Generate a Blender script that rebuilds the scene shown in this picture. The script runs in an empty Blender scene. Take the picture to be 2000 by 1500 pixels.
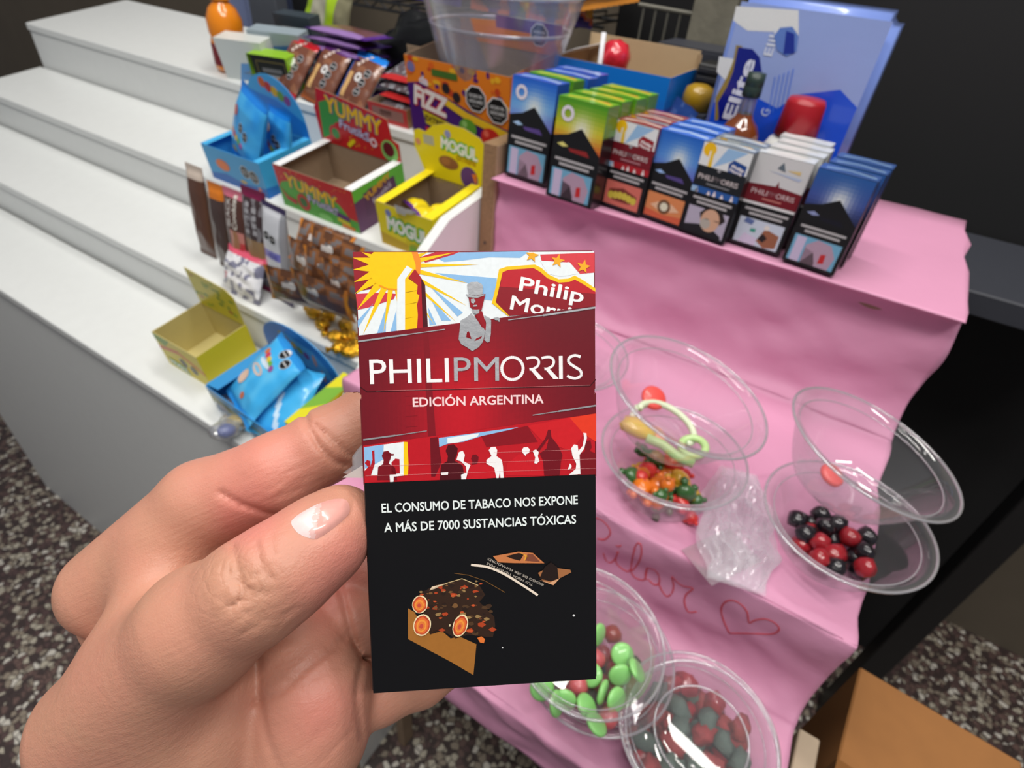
import bpy, bmesh, math, random
import numpy as np
from mathutils import Vector, Matrix, geometry, noise
from mathutils.bvhtree import BVHTree

scene = bpy.context.scene
COL = scene.collection
S = 0.001            # lengths below are millimetres
EYE = 1.25           # height of the phone above the floor, metres
random.seed(4)

# ---------------------------------------------------------------- camera
FPX = 1122.0
def _n(v):
    v = np.array(v, float); return v / np.linalg.norm(v)
_D = _n([-140, 1400, FPX]); _L = np.array([-2500, -1150, FPX]); _L = _n(_L - _D * (_L @ _D))
_X = -_L; _Z = -_D; _Y = np.cross(_Z, _X)
W = np.stack([_X, _Y, _Z])                       # world axes in lens coordinates
def ray(px, py):
    return Vector(W @ np.array([(px - 1000) / FPX, (py - 750) / FPX, 1.0]))
def at(px, py, d):      return ray(px, py) * d               # point at lens depth d (mm)
def onY(px, py, y):     r = ray(px, py); return r * (y / r.y)
def onZ(px, py, z):     r = ray(px, py); return r * (z / r.z)
def onX(px, py, x):     r = ray(px, py); return r * (x / r.x)
def onP(px, py, o, n):  r = ray(px, py); return r * (Vector(o).dot(n) / r.dot(n))
def wd(p):              return Vector((p[0] * S, p[1] * S, EYE + p[2] * S))   # mm from the lens -> world metres
RIGHT = Vector(W @ np.array([1, 0, 0.])); UP = Vector(W @ np.array([0, -1., 0])); FWD = Vector(W @ np.array([0, 0, 1.]))

cd = bpy.data.cameras.new('camera'); cam = bpy.data.objects.new('camera', cd); COL.objects.link(cam)
cam.matrix_world = Matrix.Translation((0, 0, EYE)) @ Matrix((RIGHT, UP, -FWD)).transposed().to_4x4()
cd.sensor_fit = 'HORIZONTAL'; cd.sensor_width = 36; cd.lens = FPX / 2000 * 36
cd.clip_start = 0.01; cd.clip_end = 50
cd.dof.use_dof = True; cd.dof.focus_distance = 0.128; cd.dof.aperture_fstop = 23
scene.camera = cam
vs = scene.view_settings
vs.view_transform = 'Standard'; vs.look = 'None'; vs.gamma = 1.0; vs.use_curve_mapping = False
vs.exposure = -0.02
scene.cycles.transparent_max_bounces = 40
scene.cycles.sample_clamp_indirect = 6.0

# ---------------------------------------------------------------- light
world = bpy.data.worlds.new('world'); scene.world = world; world.use_nodes = True
world.node_tree.nodes['Background'].inputs[0].default_value = (0.86, 0.90, 1.0, 1)
world.node_tree.nodes['Background'].inputs[1].default_value = 0.17
def area(name, loc, size, power, target, col=(1, 0.97, 0.92)):
    l = bpy.data.lights.new(name, 'AREA'); l.shape = 'RECTANGLE'; l.size, l.size_y = size; l.energy = power; l.color = col
    o = bpy.data.objects.new(name, l); COL.objects.link(o); o.location = loc
    o.rotation_euler = (Vector(target) - Vector(loc)).to_track_quat('-Z', 'Y').to_euler()
    return o
# LED tubes on the market-hall ceiling
area('ceiling_tube_light', (-0.55, -0.30, 2.75), (1.2, 0.12), 20, (-0.3, 0.4, 1.0))
area('ceiling_tube_light', (0.75, -0.35, 2.75), (1.2, 0.12), 20, (0, 0.3, 0.9))
area('ceiling_tube_light', (-0.1, 0.75, 2.75), (1.2, 0.12), 15, (-0.2, 0.4, 0.9))
for i, (x, y) in enumerate(((-0.25, 0.02), (0.12, 0.25), (-0.65, 0.35))):
    l = bpy.data.lights.new('led_bulb', 'POINT'); l.energy = 2.8; l.shadow_soft_size = 0.03; l.color = (1, 0.96, 0.9)
    o = bpy.data.objects.new('led_bulb', l); COL.objects.link(o); o.location = (x, y, 2.35)

# ---------------------------------------------------------------- materials
def lin(c):
    return tuple(((v / 255) / 12.92 if v / 255 <= 0.04045 else (((v / 255) + 0.055) / 1.055) ** 2.4) for v in c)
MATS = {}
def mat(name, rgb, rough=0.5, metal=0.0, var=0.06, scale=60.0, bump=0.0, bscale=200.0, spec=0.5, coat=0.0, sss=0.0, trans=0.0):
    if name in MATS: return MATS[name]
    m = bpy.data.materials.new(name); m.use_nodes = True; MATS[name] = m
    nt = m.node_tree; b = nt.nodes['Principled BSDF']; L = nt.links
    c = lin(rgb)
    tc = nt.nodes.new('ShaderNodeTexCoord')
    nz = nt.nodes.new('ShaderNodeTexNoise'); nz.inputs['Scale'].default_value = scale; nz.inputs['Detail'].default_value = 3
    L.new(tc.outputs['Object'], nz.inputs['Vector'])
    mx = nt.nodes.new('ShaderNodeMix'); mx.data_type = 'RGBA'
    mx.inputs[6].default_value = tuple(max(0, v * (1 - var)) for v in c) + (1,)
    mx.inputs[7].default_value = tuple(min(1, v * (1 + var)) for v in c) + (1,)
    L.new(nz.outputs['Fac'], mx.inputs[0]); L.new(mx.outputs[2], b.inputs['Base Color'])
    b.inputs['Roughness'].default_value = rough; b.inputs['Metallic'].default_value = metal
    b.inputs['Specular IOR Level'].default_value = spec; b.inputs['Coat Weight'].default_value = coat
    b.inputs['Coat Roughness'].default_value = 0.08
    if trans: b.inputs['Transmission Weight'].default_value = trans
    if sss:
        b.inputs['Subsurface Weight'].default_value = sss; b.inputs['Subsurface Radius'].default_value = (0.006, 0.003, 0.002)
        b.inputs['Subsurface Scale'].default_value = 1.0
    if bump:
        bn = nt.nodes.new('ShaderNodeTexNoise'); bn.inputs['Scale'].default_value = bscale; bn.inputs['Detail'].default_value = 4
        L.new(tc.outputs['Object'], bn.inputs['Vector'])
        bp = nt.nodes.new('ShaderNodeBump'); bp.inputs['Strength'].default_value = bump; bp.inputs['Distance'].default_value = 0.002
        L.new(bn.outputs['Fac'], bp.inputs['Height']); L.new(bp.outputs['Normal'], b.inputs['Normal'])
    return m
def print_mat(name, rough=0.35, metal=0.0, bump=0.0, bscale=60.0, coat=0.0, spec=0.5):
    if name in MATS: return MATS[name]
    m = bpy.data.materials.new(name); m.use_nodes = True; MATS[name] = m
    nt = m.node_tree; b = nt.nodes['Principled BSDF']; L = nt.links
    a = nt.nodes.new('ShaderNodeAttribute'); a.attribute_name = 'ink'
    tc = nt.nodes.new('ShaderNodeTexCoord')
    nz = nt.nodes.new('ShaderNodeTexNoise'); nz.inputs['Scale'].default_value = 900; nz.inputs['Detail'].default_value = 2
    L.new(tc.outputs['Object'], nz.inputs['Vector'])
    mp = nt.nodes.new('ShaderNodeMapRange'); mp.inputs[3].default_value = 0.93; mp.inputs[4].default_value = 1.07
    L.new(nz.outputs['Fac'], mp.inputs[0])
    mx = nt.nodes.new('ShaderNodeVectorMath'); mx.operation = 'SCALE'
    L.new(a.outputs['Color'], mx.inputs[0]); L.new(mp.outputs[0], mx.inputs['Scale']); L.new(mx.outputs[0], b.inputs['Base Color'])
    b.inputs['Roughness'].default_value = rough; b.inputs['Metallic'].default_value = metal; b.inputs['Coat Weight'].default_value = coat
    b.inputs['Specular IOR Level'].default_value = spec
    b.inputs['Coat Roughness'].default_value = 0.06
    if bump:
        bn = nt.nodes.new('ShaderNodeTexNoise'); bn.inputs['Scale'].default_value = bscale; bn.inputs['Detail'].default_value = 3
        L.new(tc.outputs['Object'], bn.inputs['Vector'])
        bp = nt.nodes.new('ShaderNodeBump'); bp.inputs['Strength'].default_value = bump; bp.inputs['Distance'].default_value = 0.002
        L.new(bn.outputs['Fac'], bp.inputs['Height']); L.new(bp.outputs['Normal'], b.inputs['Normal'])
    return m
def clear_mat(name, tint=(255, 255, 255), gloss=0.12, haze=0.04, rough=0.05):
    """thin clear plastic film: mostly see-through, a milky share and a mirror share that grows towards grazing view"""
    if name in MATS: return MATS[name]
    m = bpy.data.materials.new(name); m.use_nodes = True; MATS[name] = m
    nt = m.node_tree; nt.nodes.clear(); L = nt.links; N = nt.nodes.new
    out = N('ShaderNodeOutputMaterial'); tr = N('ShaderNodeBsdfTransparent'); gl = N('ShaderNodeBsdfGlossy'); di = N('ShaderNodeBsdfDiffuse')
    tr.inputs[0].default_value = lin(tint) + (1,); gl.inputs['Roughness'].default_value = rough; di.inputs[0].default_value = (0.85, 0.85, 0.88, 1)
    lw = N('ShaderNodeLayerWeight'); lw.inputs[0].default_value = 0.25
    mp = N('ShaderNodeMapRange'); mp.inputs[3].default_value = gloss * 0.35; mp.inputs[4].default_value = gloss * 4
    L.new(lw.outputs['Facing'], mp.inputs[0])
    mp2 = N('ShaderNodeMapRange'); mp2.inputs[3].default_value = haze; mp2.inputs[4].default_value = haze * 4
    L.new(lw.outputs['Facing'], mp2.inputs[0])
    m1 = N('ShaderNodeMixShader'); m2 = N('ShaderNodeMixShader')
    L.new(mp2.outputs[0], m1.inputs[0]); L.new(tr.outputs[0], m1.inputs[1]); L.new(di.outputs[0], m1.inputs[2])
    L.new(mp.outputs[0], m2.inputs[0]); L.new(m1.outputs[0], m2.inputs[1]); L.new(gl.outputs[0], m2.inputs[2])
    L.new(m2.outputs[0], out.inputs[0])
    return m
PRINT = print_mat('printed card', 0.36, coat=0.08, spec=.35)
PRINT_MATT = print_mat('printed matt card', 0.5, coat=0.05)
FILM = print_mat('printed plastic film', 0.28, bump=0.55, bscale=45, coat=0.3)
FOIL = print_mat('silver foil stamping', 0.42, metal=0.6, bump=0.04, bscale=700)
WHITE = mat('white laminate', (226, 228, 226), 0.42, var=0.03)
CARD = mat('grey card inside', (150, 128, 104), 0.8, var=0.08, scale=120)
BLACK = mat('black plastic', (22, 22, 24), 0.45)
CLEAR = clear_mat('clear plastic')

# ---------------------------------------------------------------- object helpers
def tag(o, label=None, cat=None, group=None, kind=None):
    for k, v in (('label', label), ('category', cat), ('group', group), ('kind', kind)):
        if v: o[k] = v
    return o
def basis(rz=0.0, rx=0.0, ry=0.0):
    return (Matrix.Rotation(math.radians(rz), 3, 'Z') @ Matrix.Rotation(math.radians(rx), 3, 'X') @ Matrix.Rotation(math.radians(ry), 3, 'Y'))
def thing(name, label, cat, o=(0, 0, 0), R=None, group=None):
    e = bpy.data.objects.new(name, None); COL.objects.link(e); e.empty_display_size = 0.01
    e.matrix_world = Matrix.Translation(wd(o)) @ (R or Matrix.Identity(3)).to_4x4()
    return tag(e, label, cat, group)
def mk(name, verts, faces, m, parent=None, smooth=False, cols=None, label=None):
    me = bpy.data.meshes.new(name)
    k = S
    me.from_pydata([(v[0] * k, v[1] * k, v[2] * k) for v in verts], [], faces)
    if cols is not None:
        at_ = me.attributes.new('ink', 'FLOAT_COLOR', 'FACE')
        at_.data.foreach_set('color', np.array([tuple(c[:3]) + (1,) for c in cols], dtype=np.float32).ravel())
    me.materials.append(m)
    if smooth: me.polygons.foreach_set('use_smooth', [True] * len(me.polygons))
    me.update()
    o = bpy.data.objects.new(name, me); COL.objects.link(o)
    if parent is not None: o.parent = parent
    else: o.location = (0, 0, EYE)
    if label: o['label'] = label
    return o
def obj_at(o, p, R=None):
    o.matrix_world = Matrix.Translation(wd(p)) @ (R or Matrix.Identity(3)).to_4x4(); return o
def copy_tree(o, parent=None):
    c = o.copy(); COL.objects.link(c); c.parent = parent
    for ch in o.children: copy_tree(ch, c)
    return c
def boxg(x0, x1, y0, y1, z0, z1, bev=0.0, seg=1):
    bm = bmesh.new(); bmesh.ops.create_cube(bm, size=1)
    for v in bm.verts:
        v.co = Vector((x0 + (v.co.x + .5) * (x1 - x0), y0 + (v.co.y + .5) * (y1 - y0), z0 + (v.co.z + .5) * (z1 - z0)))
    if bev: bmesh.ops.bevel(bm, geom=bm.edges[:], offset=bev, segments=seg, affect='EDGES', clamp_overlap=True)
    return bmout(bm)
def bmout(bm):
    bm.verts.index_update()
    r = [v.co.copy() for v in bm.verts], [[v.index for v in f.verts] for f in bm.faces]
    bm.free(); return r
def join(*gs):
    V, F = [], []
    for v, f in gs:
        n = len(V); V += list(v); F += [[i + n for i in q] for q in f]
    return V, F
def xf(g, R=None, t=(0, 0, 0)):
    t = Vector(t); return [((R @ Vector(v)) if R else Vector(v)) + t for v in g[0]], g[1]
def lathe(prof, seg=48, sx=1.0, sy=1.0, close=False):
    V, F = [], []
    for r, z in prof:
        for k in range(seg):
            a = 2 * math.pi * k / seg; V.append((r * math.cos(a) * sx, r * math.sin(a) * sy, z))
    for i in range(len(prof) - 1):
        for k in range(seg):
            k2 = (k + 1) % seg
            F.append([i * seg + k, i * seg + k2, (i + 1) * seg + k2, (i + 1) * seg + k])
    if close: F.append(list(range(seg))[::-1]); F.append([(len(prof) - 1) * seg + k for k in range(seg)])
    return V, F
def tube(pts, r, seg=8, closed=False):
    pts = [Vector(p) for p in pts]; n = len(pts); V, F = [], []
    up = Vector((0.13, 0.27, 0.95)).normalized()
    for i, p in enumerate(pts):
        a = pts[(i - 1) % n] if (closed or i) else p; b = pts[(i + 1) % n] if (closed or i < n - 1) else p
        t = (b - a).normalized(); u = t.cross(up)
        if u.length < .05: u = t.cross(Vector((1, 0, 0)))
        u.normalize(); w = t.cross(u)
        rr = r[i] if isinstance(r, (list, tuple)) else r
        for k in range(seg):
            an = 2 * math.pi * k / seg; V.append(p + u * math.cos(an) * rr + w * math.sin(an) * rr)
    for i in range(n if closed else n - 1):
        j = (i + 1) % n
        for k in range(seg):
            k2 = (k + 1) % seg; F.append([i * seg + k, i * seg + k2, j * seg + k2, j * seg + k])
    if not closed: F.append(list(range(seg))[::-1]); F.append([(n - 1) * seg + k for k in range(seg)])
    return V, F
def smoothline(pts, sub=6, closed=False):
    P = [Vector(p) for p in pts]; n = len(P); out = []
    rng = range(n) if closed else range(n - 1)
    for i in rng:
        p1, p2 = P[i], P[(i + 1) % n]
        p0 = P[(i - 1) % n] if (closed or i) else p1 * 2 - p2
        p3 = P[(i + 2) % n] if (closed or i < n - 2) else p2 * 2 - p1
        for k in range(sub):
            t = k / sub
            out.append(0.5 * ((2 * p1) + (p2 - p0) * t + (2 * p0 - 5 * p1 + 4 * p2 - p3) * t * t + (3 * p1 - p0 - 3 * p2 + p3) * t ** 3))
    if not closed: out.append(P[-1])
    return out
def extrude(poly, d):
    """flat outline (u,v) -> slab in x,z with thickness d along y (front at y=0)"""
    n = len(poly); V = [(p[0], 0, p[1]) for p in poly] + [(p[0], d, p[1]) for p in poly]
    tri = geometry.tessellate_polygon([[Vector((p[0], p[1], 0)) for p in poly]])
    F = [list(t) for t in tri] + [[i + n for i in t][::-1] for t in tri]
    F += [[i, (i + 1) % n, (i + 1) % n + n, i + n] for i in range(n)]
    return V, F

# ---------------------------------------------------------------- flat print on a face
_TXT = {}
def text_tris(s, bold=0.0):
    key = (s, bold)
    if key not in _TXT:
        cu = bpy.data.curves.new('t', 'FONT'); cu.body = s; cu.size = 1; cu.resolution_u = 3; cu.fill_mode = 'FRONT'
        ob = bpy.data.objects.new('t', cu); COL.objects.link(ob)
        dg = bpy.context.evaluated_depsgraph_get(); dg.update()
        ev = ob.evaluated_get(dg); me = ev.to_mesh()
        v = np.array([tuple(q.co[:2]) + (0.,) for q in me.vertices]) if len(me.vertices) else np.zeros((1, 3)); f = [list(p.vertices) for p in me.polygons]
        if bold:      # heavier strokes: copies shifted around the outline
            n0 = len(v); v0, f0 = v, list(f); k_ = 6 if bold < .03 else 10
            for i in range(k_):
                a = 2 * math.pi * (i + .5) / k_
                v = np.concatenate([v, v0 + [bold * math.cos(a), bold * math.sin(a), .0015 * (i + 1)]]); f = f + [[j + n0 * (i + 1) for j in t] for t in f0]
        ev.to_mesh_clear(); bpy.data.objects.remove(ob); bpy.data.curves.remove(cu)
        _TXT[key] = (v, f)
    return _TXT[key]
class Ink:
    """layers of coloured flat shapes; surf(u, v, h) gives the 3D point on the printed face"""
    def __init__(s, surf, step=0.02): s.surf = surf; s.step = step; s.h = step; s.V = []; s.F = []; s.C = []
    def up(s, k=1): s.h += s.step * k; return s
    def poly(s, pts, c):
        n = len(s.V); s.V += [s.surf(p[0], p[1], s.h) for p in pts]
        for t in geometry.tessellate_polygon([[Vector((p[0], p[1], 0)) for p in pts]]): s.F.append([n + i for i in t]); s.C.append(lin(c))
        return s
    def grid(s, x0, y0, x1, y1, fn, nx=10, ny=10):
        """soft printed shading: fn(a, b) -> colour over the rectangle"""
        for i in range(nx):
            for j in range(ny):
                n = len(s.V); a0, a1, b0, b1 = i / nx, (i + 1) / nx, j / ny, (j + 1) / ny
                s.V += [s.surf(x0 + (x1 - x0) * a, y0 + (y1 - y0) * b, s.h) for a, b in ((a0, b0), (a1, b0), (a1, b1), (a0, b1))]
                s.F.append([n, n + 1, n + 2, n + 3]); s.C.append(lin(fn((a0 + a1) / 2, (b0 + b1) / 2)))
        return s
    def rect(s, x0, y0, x1, y1, c): return s.poly([(x0, y0), (x1, y0), (x1, y1), (x0, y1)], c)
    def disc(s, x, y, r, c, ry=None, n=20, a0=0.0): 
        ry = ry or r; return s.poly([(x + r * math.cos(a0 + 2 * math.pi * k / n), y + ry * math.sin(a0 + 2 * math.pi * k / n)) for k in range(n)], c)
    def ring(s, x, y, r, r2, c, n=24):
        for k in range(n):
            a, b = 2 * math.pi * k / n, 2 * math.pi * (k + 1) / n
            s.poly([(x + r * math.cos(a), y + r * math.sin(a)), (x + r * math.cos(b), y + r * math.sin(b)), (x + r2 * math.cos(b), y + r2 * math.sin(b)), (x + r2 * math.cos(a), y + r2 * math.sin(a))], c)
        return s
    def line(s, pts, w, c):
        for (a, b) in zip(pts[:-1], pts[1:]):
            d = Vector((b[0] - a[0], b[1] - a[1]))
            if d.length < 1e-9: continue
            d.normalize(); q = Vector((-d.y, d.x)) * w / 2
            s.poly([(a[0] + q.x, a[1] + q.y), (b[0] + q.x, b[1] + q.y), (b[0] - q.x, b[1] - q.y), (a[0] - q.x, a[1] - q.y)], c)
        return s
    def text(s, t, x, y, h, c, width=None, ang=0.0, bold=0.0, align='L', shear=0.0, fn=None):
        """cap height h; x, y = left (or centre) of the baseline; y grows upward"""
        v, f = text_tris(t, bold)
        v = v * [h / 0.70, h / 0.70, 1]; x0, x1 = v[:, 0].min(), v[:, 0].max(); v = v - [x0, 0, 0]
        if width: v[:, 0] *= width / max(1e-6, (x1 - x0))
        w = v[:, 0].max()
        if align == 'C': v[:, 0] -= w / 2
        v[:, 0] += v[:, 1] * shear
        ca, sa = math.cos(math.radians(ang)), math.sin(math.radians(ang)); n = len(s.V)
        for p in v:
            q = (x + p[0] * ca - p[1] * sa, y + p[0] * sa + p[1] * ca)
            if fn: q = fn(*q)
            s.V.append(s.surf(q[0], q[1], s.h + p[2]))
        for q in f: s.F.append([n + i for i in q]); s.C.append(lin(c))
        return s
    def done(s, parent, m=None, name='printed_artwork', label=None): return mk(name, s.V, s.F, m or PRINT, parent, cols=s.C, label=label)
def front(w, h, y=0.0):   # u in 0..1 left-right, v in 0..1 bottom-top on the plane y (facing -y)
    return lambda u, v, k: ((u - 0.5) * w, y - k, v * h)
def frontmm(y=0.0): return lambda u, v, k: (u, y - k, v)
# ================================================================ structure
def terrazzo():
    m = bpy.data.materials.new('terrazzo'); m.use_nodes = True; nt = m.node_tree; b = nt.nodes['Principled BSDF']; L = nt.links; N = nt.nodes.new
    tc = N('ShaderNodeTexCoord'); v = N('ShaderNodeTexVoronoi'); v.inputs['Scale'].default_value = 88; L.new(tc.outputs['Object'], v.inputs['Vector'])
    v2 = N('ShaderNodeTexVoronoi'); v2.feature = 'DISTANCE_TO_EDGE'; v2.inputs['Scale'].default_value = 88; L.new(tc.outputs['Object'], v2.inputs['Vector'])
    sp = N('ShaderNodeSeparateColor'); L.new(v.outputs['Color'], sp.inputs[0])
    r = N('ShaderNodeValToRGB'); r.color_ramp.interpolation = 'CONSTANT'
    for i, (p, c) in enumerate(((0, (70, 58, 56)), (.26, (110, 88, 82)), (.46, (150, 138, 122)), (.62, (92, 72, 70)), (.74, (188, 180, 162)), (.9, (216, 210, 198)))):
        e = r.color_ramp.elements[i] if i < 2 else r.color_ramp.elements.new(p)
        e.position = p; e.color = lin(c) + (1,)
    L.new(sp.outputs[0], r.inputs[0])
    mr = N('ShaderNodeMapRange'); mr.inputs[1].default_value = 0.03; mr.inputs[2].default_value = 0.10; L.new(v2.outputs['Distance'], mr.inputs[0])
    mx = N('ShaderNodeMix'); mx.data_type = 'RGBA'; mx.inputs[6].default_value = lin((62, 50, 48)) + (1,)
    L.new(mr.outputs[0], mx.inputs[0]); L.new(r.outputs[0], mx.inputs[7]); L.new(mx.outputs[2], b.inputs['Base Color']); b.inputs['Roughness'].default_value = 0.45
    return m
fl = mk('floor', *boxg(-4200, 2600, -1500, 2200, -1290, -1250), terrazzo()); tag(fl, 'dark speckled terrazzo floor below the stall', None, kind='structure')
wb = mk('wall_back', *boxg(-4200, 2600, 1250, 1300, -1250, 1400), mat('taupe plaster', (104, 94, 80), 0.85, var=0.12, scale=8, bump=.2)); tag(wb, 'taupe wall behind the stall', None, kind='structure')

# ---------------------------------------------------------------- pink covered stepped stand
Z1, Z2, Z3, ZH = -217.0, -346.0, -446.0, -503.0
YA, YB, YC = 541.0, 288.0, 164.0
XL, XR = -343.0, 114.0
stand = thing('stepped_stand', 'stepped display stand draped in pink paper with a handwritten name and heart', 'display stand', (0, 0, -1250))
def L3(p): return (p[0], p[1], p[2] + 1250)          # local to the stand
PINK = mat('pink crepe paper', (210, 146, 177), 0.6, var=0.05, scale=14, bump=.25, bscale=90)
prof = [(800, Z1), (YA + 8, Z1), (YA, Z1 - 6), (YA - 2, Z1 - 60), (YA - 4, Z2 + 22), (YA - 16, Z2 + 5), (YA - 40, Z2),
        (YB + 40, Z2), (YB + 8, Z2), (YB, Z2 - 7), (YB + 2, Z2 - 50), (YB, Z3 + 16), (YB - 10, Z3 + 4), (YB - 25, Z3),
        (YC + 20, Z3), (YC + 6, Z3), (YC, Z3 - 6), (YC + 3, Z3 - 30), (YC + 2, ZH)]
sm = smoothline([(0, y, z) for y, z in prof], 7)
def wr(x, y, z, s):
    n = noise.noise(Vector((x * .012, s * .03, 1.7))) * 3.2 + noise.noise(Vector((x * .03 + s * .02, s * .05, 5.1))) * 1.7
    n += 1.2 * math.sin(x * .045 + s * .09 + 2.5 * noise.noise(Vector((x * .01, s * .02, 9.0))))
    n += abs(noise.noise(Vector((x * .02 - s * .035, s * .012 + x * .01, 3.0)))) * -3.0
    return n
V, F = [], []; NX = 130; arc = 0; rows = len(sm)
for i, p in enumerate(sm):
    t = (sm[min(i + 1, rows - 1)] - sm[max(i - 1, 0)]).normalized(); nrm = Vector((0, t.z, -t.y)) * 1
    if nrm.z < -0.01: nrm = -nrm
    if abs(nrm.z) < .3 and nrm.y > 0: nrm = -nrm
    arc += (p - sm[i - 1]).length if i else 0
    flat = 0.55 if p.z > Z1 - 3 else 1.0
    for k in range(NX + 1):
        x = XL + (XR - XL) * k / NX
        d = wr(x, p.y, p.z, arc) * flat * (0.25 if p.z > Z1 - 12 else 1) - 2
        e = 0
        if i == rows - 1: e = noise.noise(Vector((x * .03, 2, 2))) * 6
        V.append(L3((x + (6 * noise.noise(Vector((arc * .02, 4, k // NX))) if k in (NX,) else 0), p.y + nrm.y * d, p.z + nrm.z * d + e)))
for i in range(rows - 1):
    for k in range(NX):
        a = i * (NX + 1) + k; F.append([a, a + 1, a + NX + 2, a + NX + 1])
cloth = mk('paper_cover', V, F, PINK, stand, smooth=True)
sd = cloth.modifiers.new('thickness', 'SOLIDIFY'); sd.thickness = 0.0008; sd.offset = -1
BV = BVHTree.FromPolygons([Vector((v[0], v[1], v[2] - 1250)) for v in V], F)
def on_cloth(px, py, lift=0.3):
    r = ray(px, py).normalized(); h = BV.ray_cast(Vector((0, 0, 0)), r)
    if h[0] is None: return None
    n = h[1] if h[1].dot(r) < 0 else -h[1]
    return h[0] + n * lift
RED = mat('red felt pen', (196, 70, 84), 0.6)
def zz(x, y): return 1150 + x / 4.1667, 880 + y / 4.1667
strokes = [
 [(20, 560), (60, 545), (120, 570), (170, 630), (175, 680), (130, 720), (75, 715)],
 [(225, 765), (245, 777), (268, 765)],
 [(120, 830), (145, 890), (185, 905), (225, 860), (240, 815), (222, 880), (242, 930), (310, 978), (345, 960), (352, 900), (375, 800), (397, 752), (425, 760), (432, 820), (415, 890), (370, 960), (347, 975), (372, 1022), (420, 1046), (458, 1040), (480, 945)],
 [(480, 945), (462, 1000), (470, 1050)],
 [(484, 948), (540, 965), (575, 1020), (572, 1080), (530, 1085), (482, 1040)],
 [(572, 1078), (600, 1140), (640, 1182), (680, 1150), (692, 1090), (680, 1018), (720, 1060), (770, 1095), (850, 1115), (800, 1160), (780, 1210), (790, 1270), (820, 1310), (880, 1305)],
 [(1145, 1480), (1100, 1380), (1080, 1290), (1110, 1230), (1170, 1213), (1240, 1245), (1290, 1310), (1305, 1392), (1350, 1375), (1430, 1363), (1500, 1385), (1547, 1430), (1540, 1465), (1480, 1487), (1330, 1482), (1145, 1480)],
]
G = []
for st in strokes:
    pts = [Vector(zz(*p) + (0,)) for p in st]
    q = [on_cloth(p.x, p.y) for p in smoothline(pts, 6)]
    q = [L3(p) for p in q if p is not None]
    if len(q) > 2: G.append(tube(q, 0.95, 6))
mk('handwriting', *join(*G), RED, stand, smooth=True, label='red handwritten name with a heart')
OAK = mat('grey brown wood', (150, 126, 102), 0.65, var=0.2, scale=40)
for (a, b, c, d, e, f_) in ((XL + 4, XR - 6, 545, 800, Z1 - 22, Z1 - 4), (XL + 4, XR - 6, 292, 560, Z2 - 20, Z2 - 7), (XL + 4, XR - 6, 169, 300, Z3 - 20, Z3 - 7)):
    mk('step_board', *xf(boxg(a, b, c, d, e, f_, 1), None, (0, 0, 1250)), OAK, stand)
mk('end_upright', *xf(boxg(XR + 5, XR + 20, 196, 284, -1250, Z3 - 8, 1), None, (0, 0, 1250)), mat('pale grey wood', (168, 150, 128), .65, var=.2, scale=40), stand)
for x in (XL + 6, XR - 24):
    for y, z in ((176, Z3 - 20), (300, Z2 - 20), (560, Z1 - 22), (770, Z1 - 22)):
        mk('upright', *xf(boxg(x, x + 16, y, y + 26, -1250, z, 1), None, (0, 0, 1250)), OAK, stand)
# ================================================================ the pack held up in front
PW, PH, PD = 54.0, 102.9, 22.0
_a = Vector(W @ _n([.99684, -.02396, .07577])); _b = Vector(W @ _n([.01943, .99557, .09200])); _b = (_b - _a * _a.dot(_b)).normalized()
_nn = _a.cross(_b)
TLc = Vector(W @ (np.array([-35.496, -29.752, 128.889]) * PW / 55))
PO = TLc + _a * PW / 2 + _b * PH                       # bottom centre of the front face
PR = Matrix((_a, _nn, -_b)).transposed()
pack = thing('cigarette_pack', 'long red and black flip-top cigarette pack held up in the hand', 'cigarette pack', PO, PR)
DRED = mat('dark red card', (122, 26, 36), 0.35, coat=0.3)
BLK = mat('black card', (16, 15, 17), 0.35, coat=0.3)
SEAM = 63.5 / 54 * PW - 0.0
seamz = PH - 32.6
body = mk('body', *boxg(-PW / 2, PW / 2, 0.03, PD, 0, seamz, 0.5), BLK, pack)
mk('lid', *boxg(-PW / 2, PW / 2, 0.03, PD, seamz + 0.15, PH, 0.6, 2), DRED, pack)
mk('red_sleeve', *boxg(-PW / 2 - .06, PW / 2 + .06, 0.02, PD + .05, PH * .487, seamz, 0.3), DRED, pack, label='red printed upper part of the pack body')
PRi = PR.inverted()
def fuv(px, py):
    q = PRi @ (onP(px, py, PO, _nn) - PO); return (q.x, q.z)
def A1(x, y): return fuv(670 + x * .26, 470 + y * .26)
def A2(x, y): return fuv(690 + x * .25, 780 + y * .25)
def A3(x, y): return fuv(690 + x * .25, 1030 + y * .25)
ink = Ink(frontmm(0.0), 0.012)
foil = Ink(frontmm(-0.30), 0.012)
def PL(Z, pts, c, k=ink): k.poly([Z(*p) for p in pts], c)
def LN(Z, pts, w, c, k=ink): k.line([Z(*p) for p in pts], w, c)
def TX(Z, s, p0, p1, cap, c, bold=0.0, k=ink):
    a, b = Vector(Z(*p0)), Vector(Z(*p1)); d = b - a
    k.text(s, a.x, a.y, cap, c, width=d.length, ang=math.degrees(math.atan2(d.y, d.x)), bold=bold)
x0, x1 = -PW / 2 + .35, PW / 2 - .35
top, sl = PH - .35, None
def yz(Z, x, p, q):     # height on the printed line through two picked points
    a, b = Z(*p), Z(*q); return a[1] + (b[1] - a[1]) * (x - a[0]) / (b[0] - a[0])
bandT = lambda x: yz(A1, x, (105, 715), (1897, 490))
bandB = lambda x: yz(A2, x, (80, 360), (1895, 110))
blkT = lambda x: yz(A2, x, (95, 650), (1897, 582))
YEL = (250, 200, 10); SKYW = (232, 238, 240); LBL = (140, 186, 228)
ink.poly([(x0, bandT(x0)), (x1, bandT(x1)), (x1, top), (x0, top)], SKYW)
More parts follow.
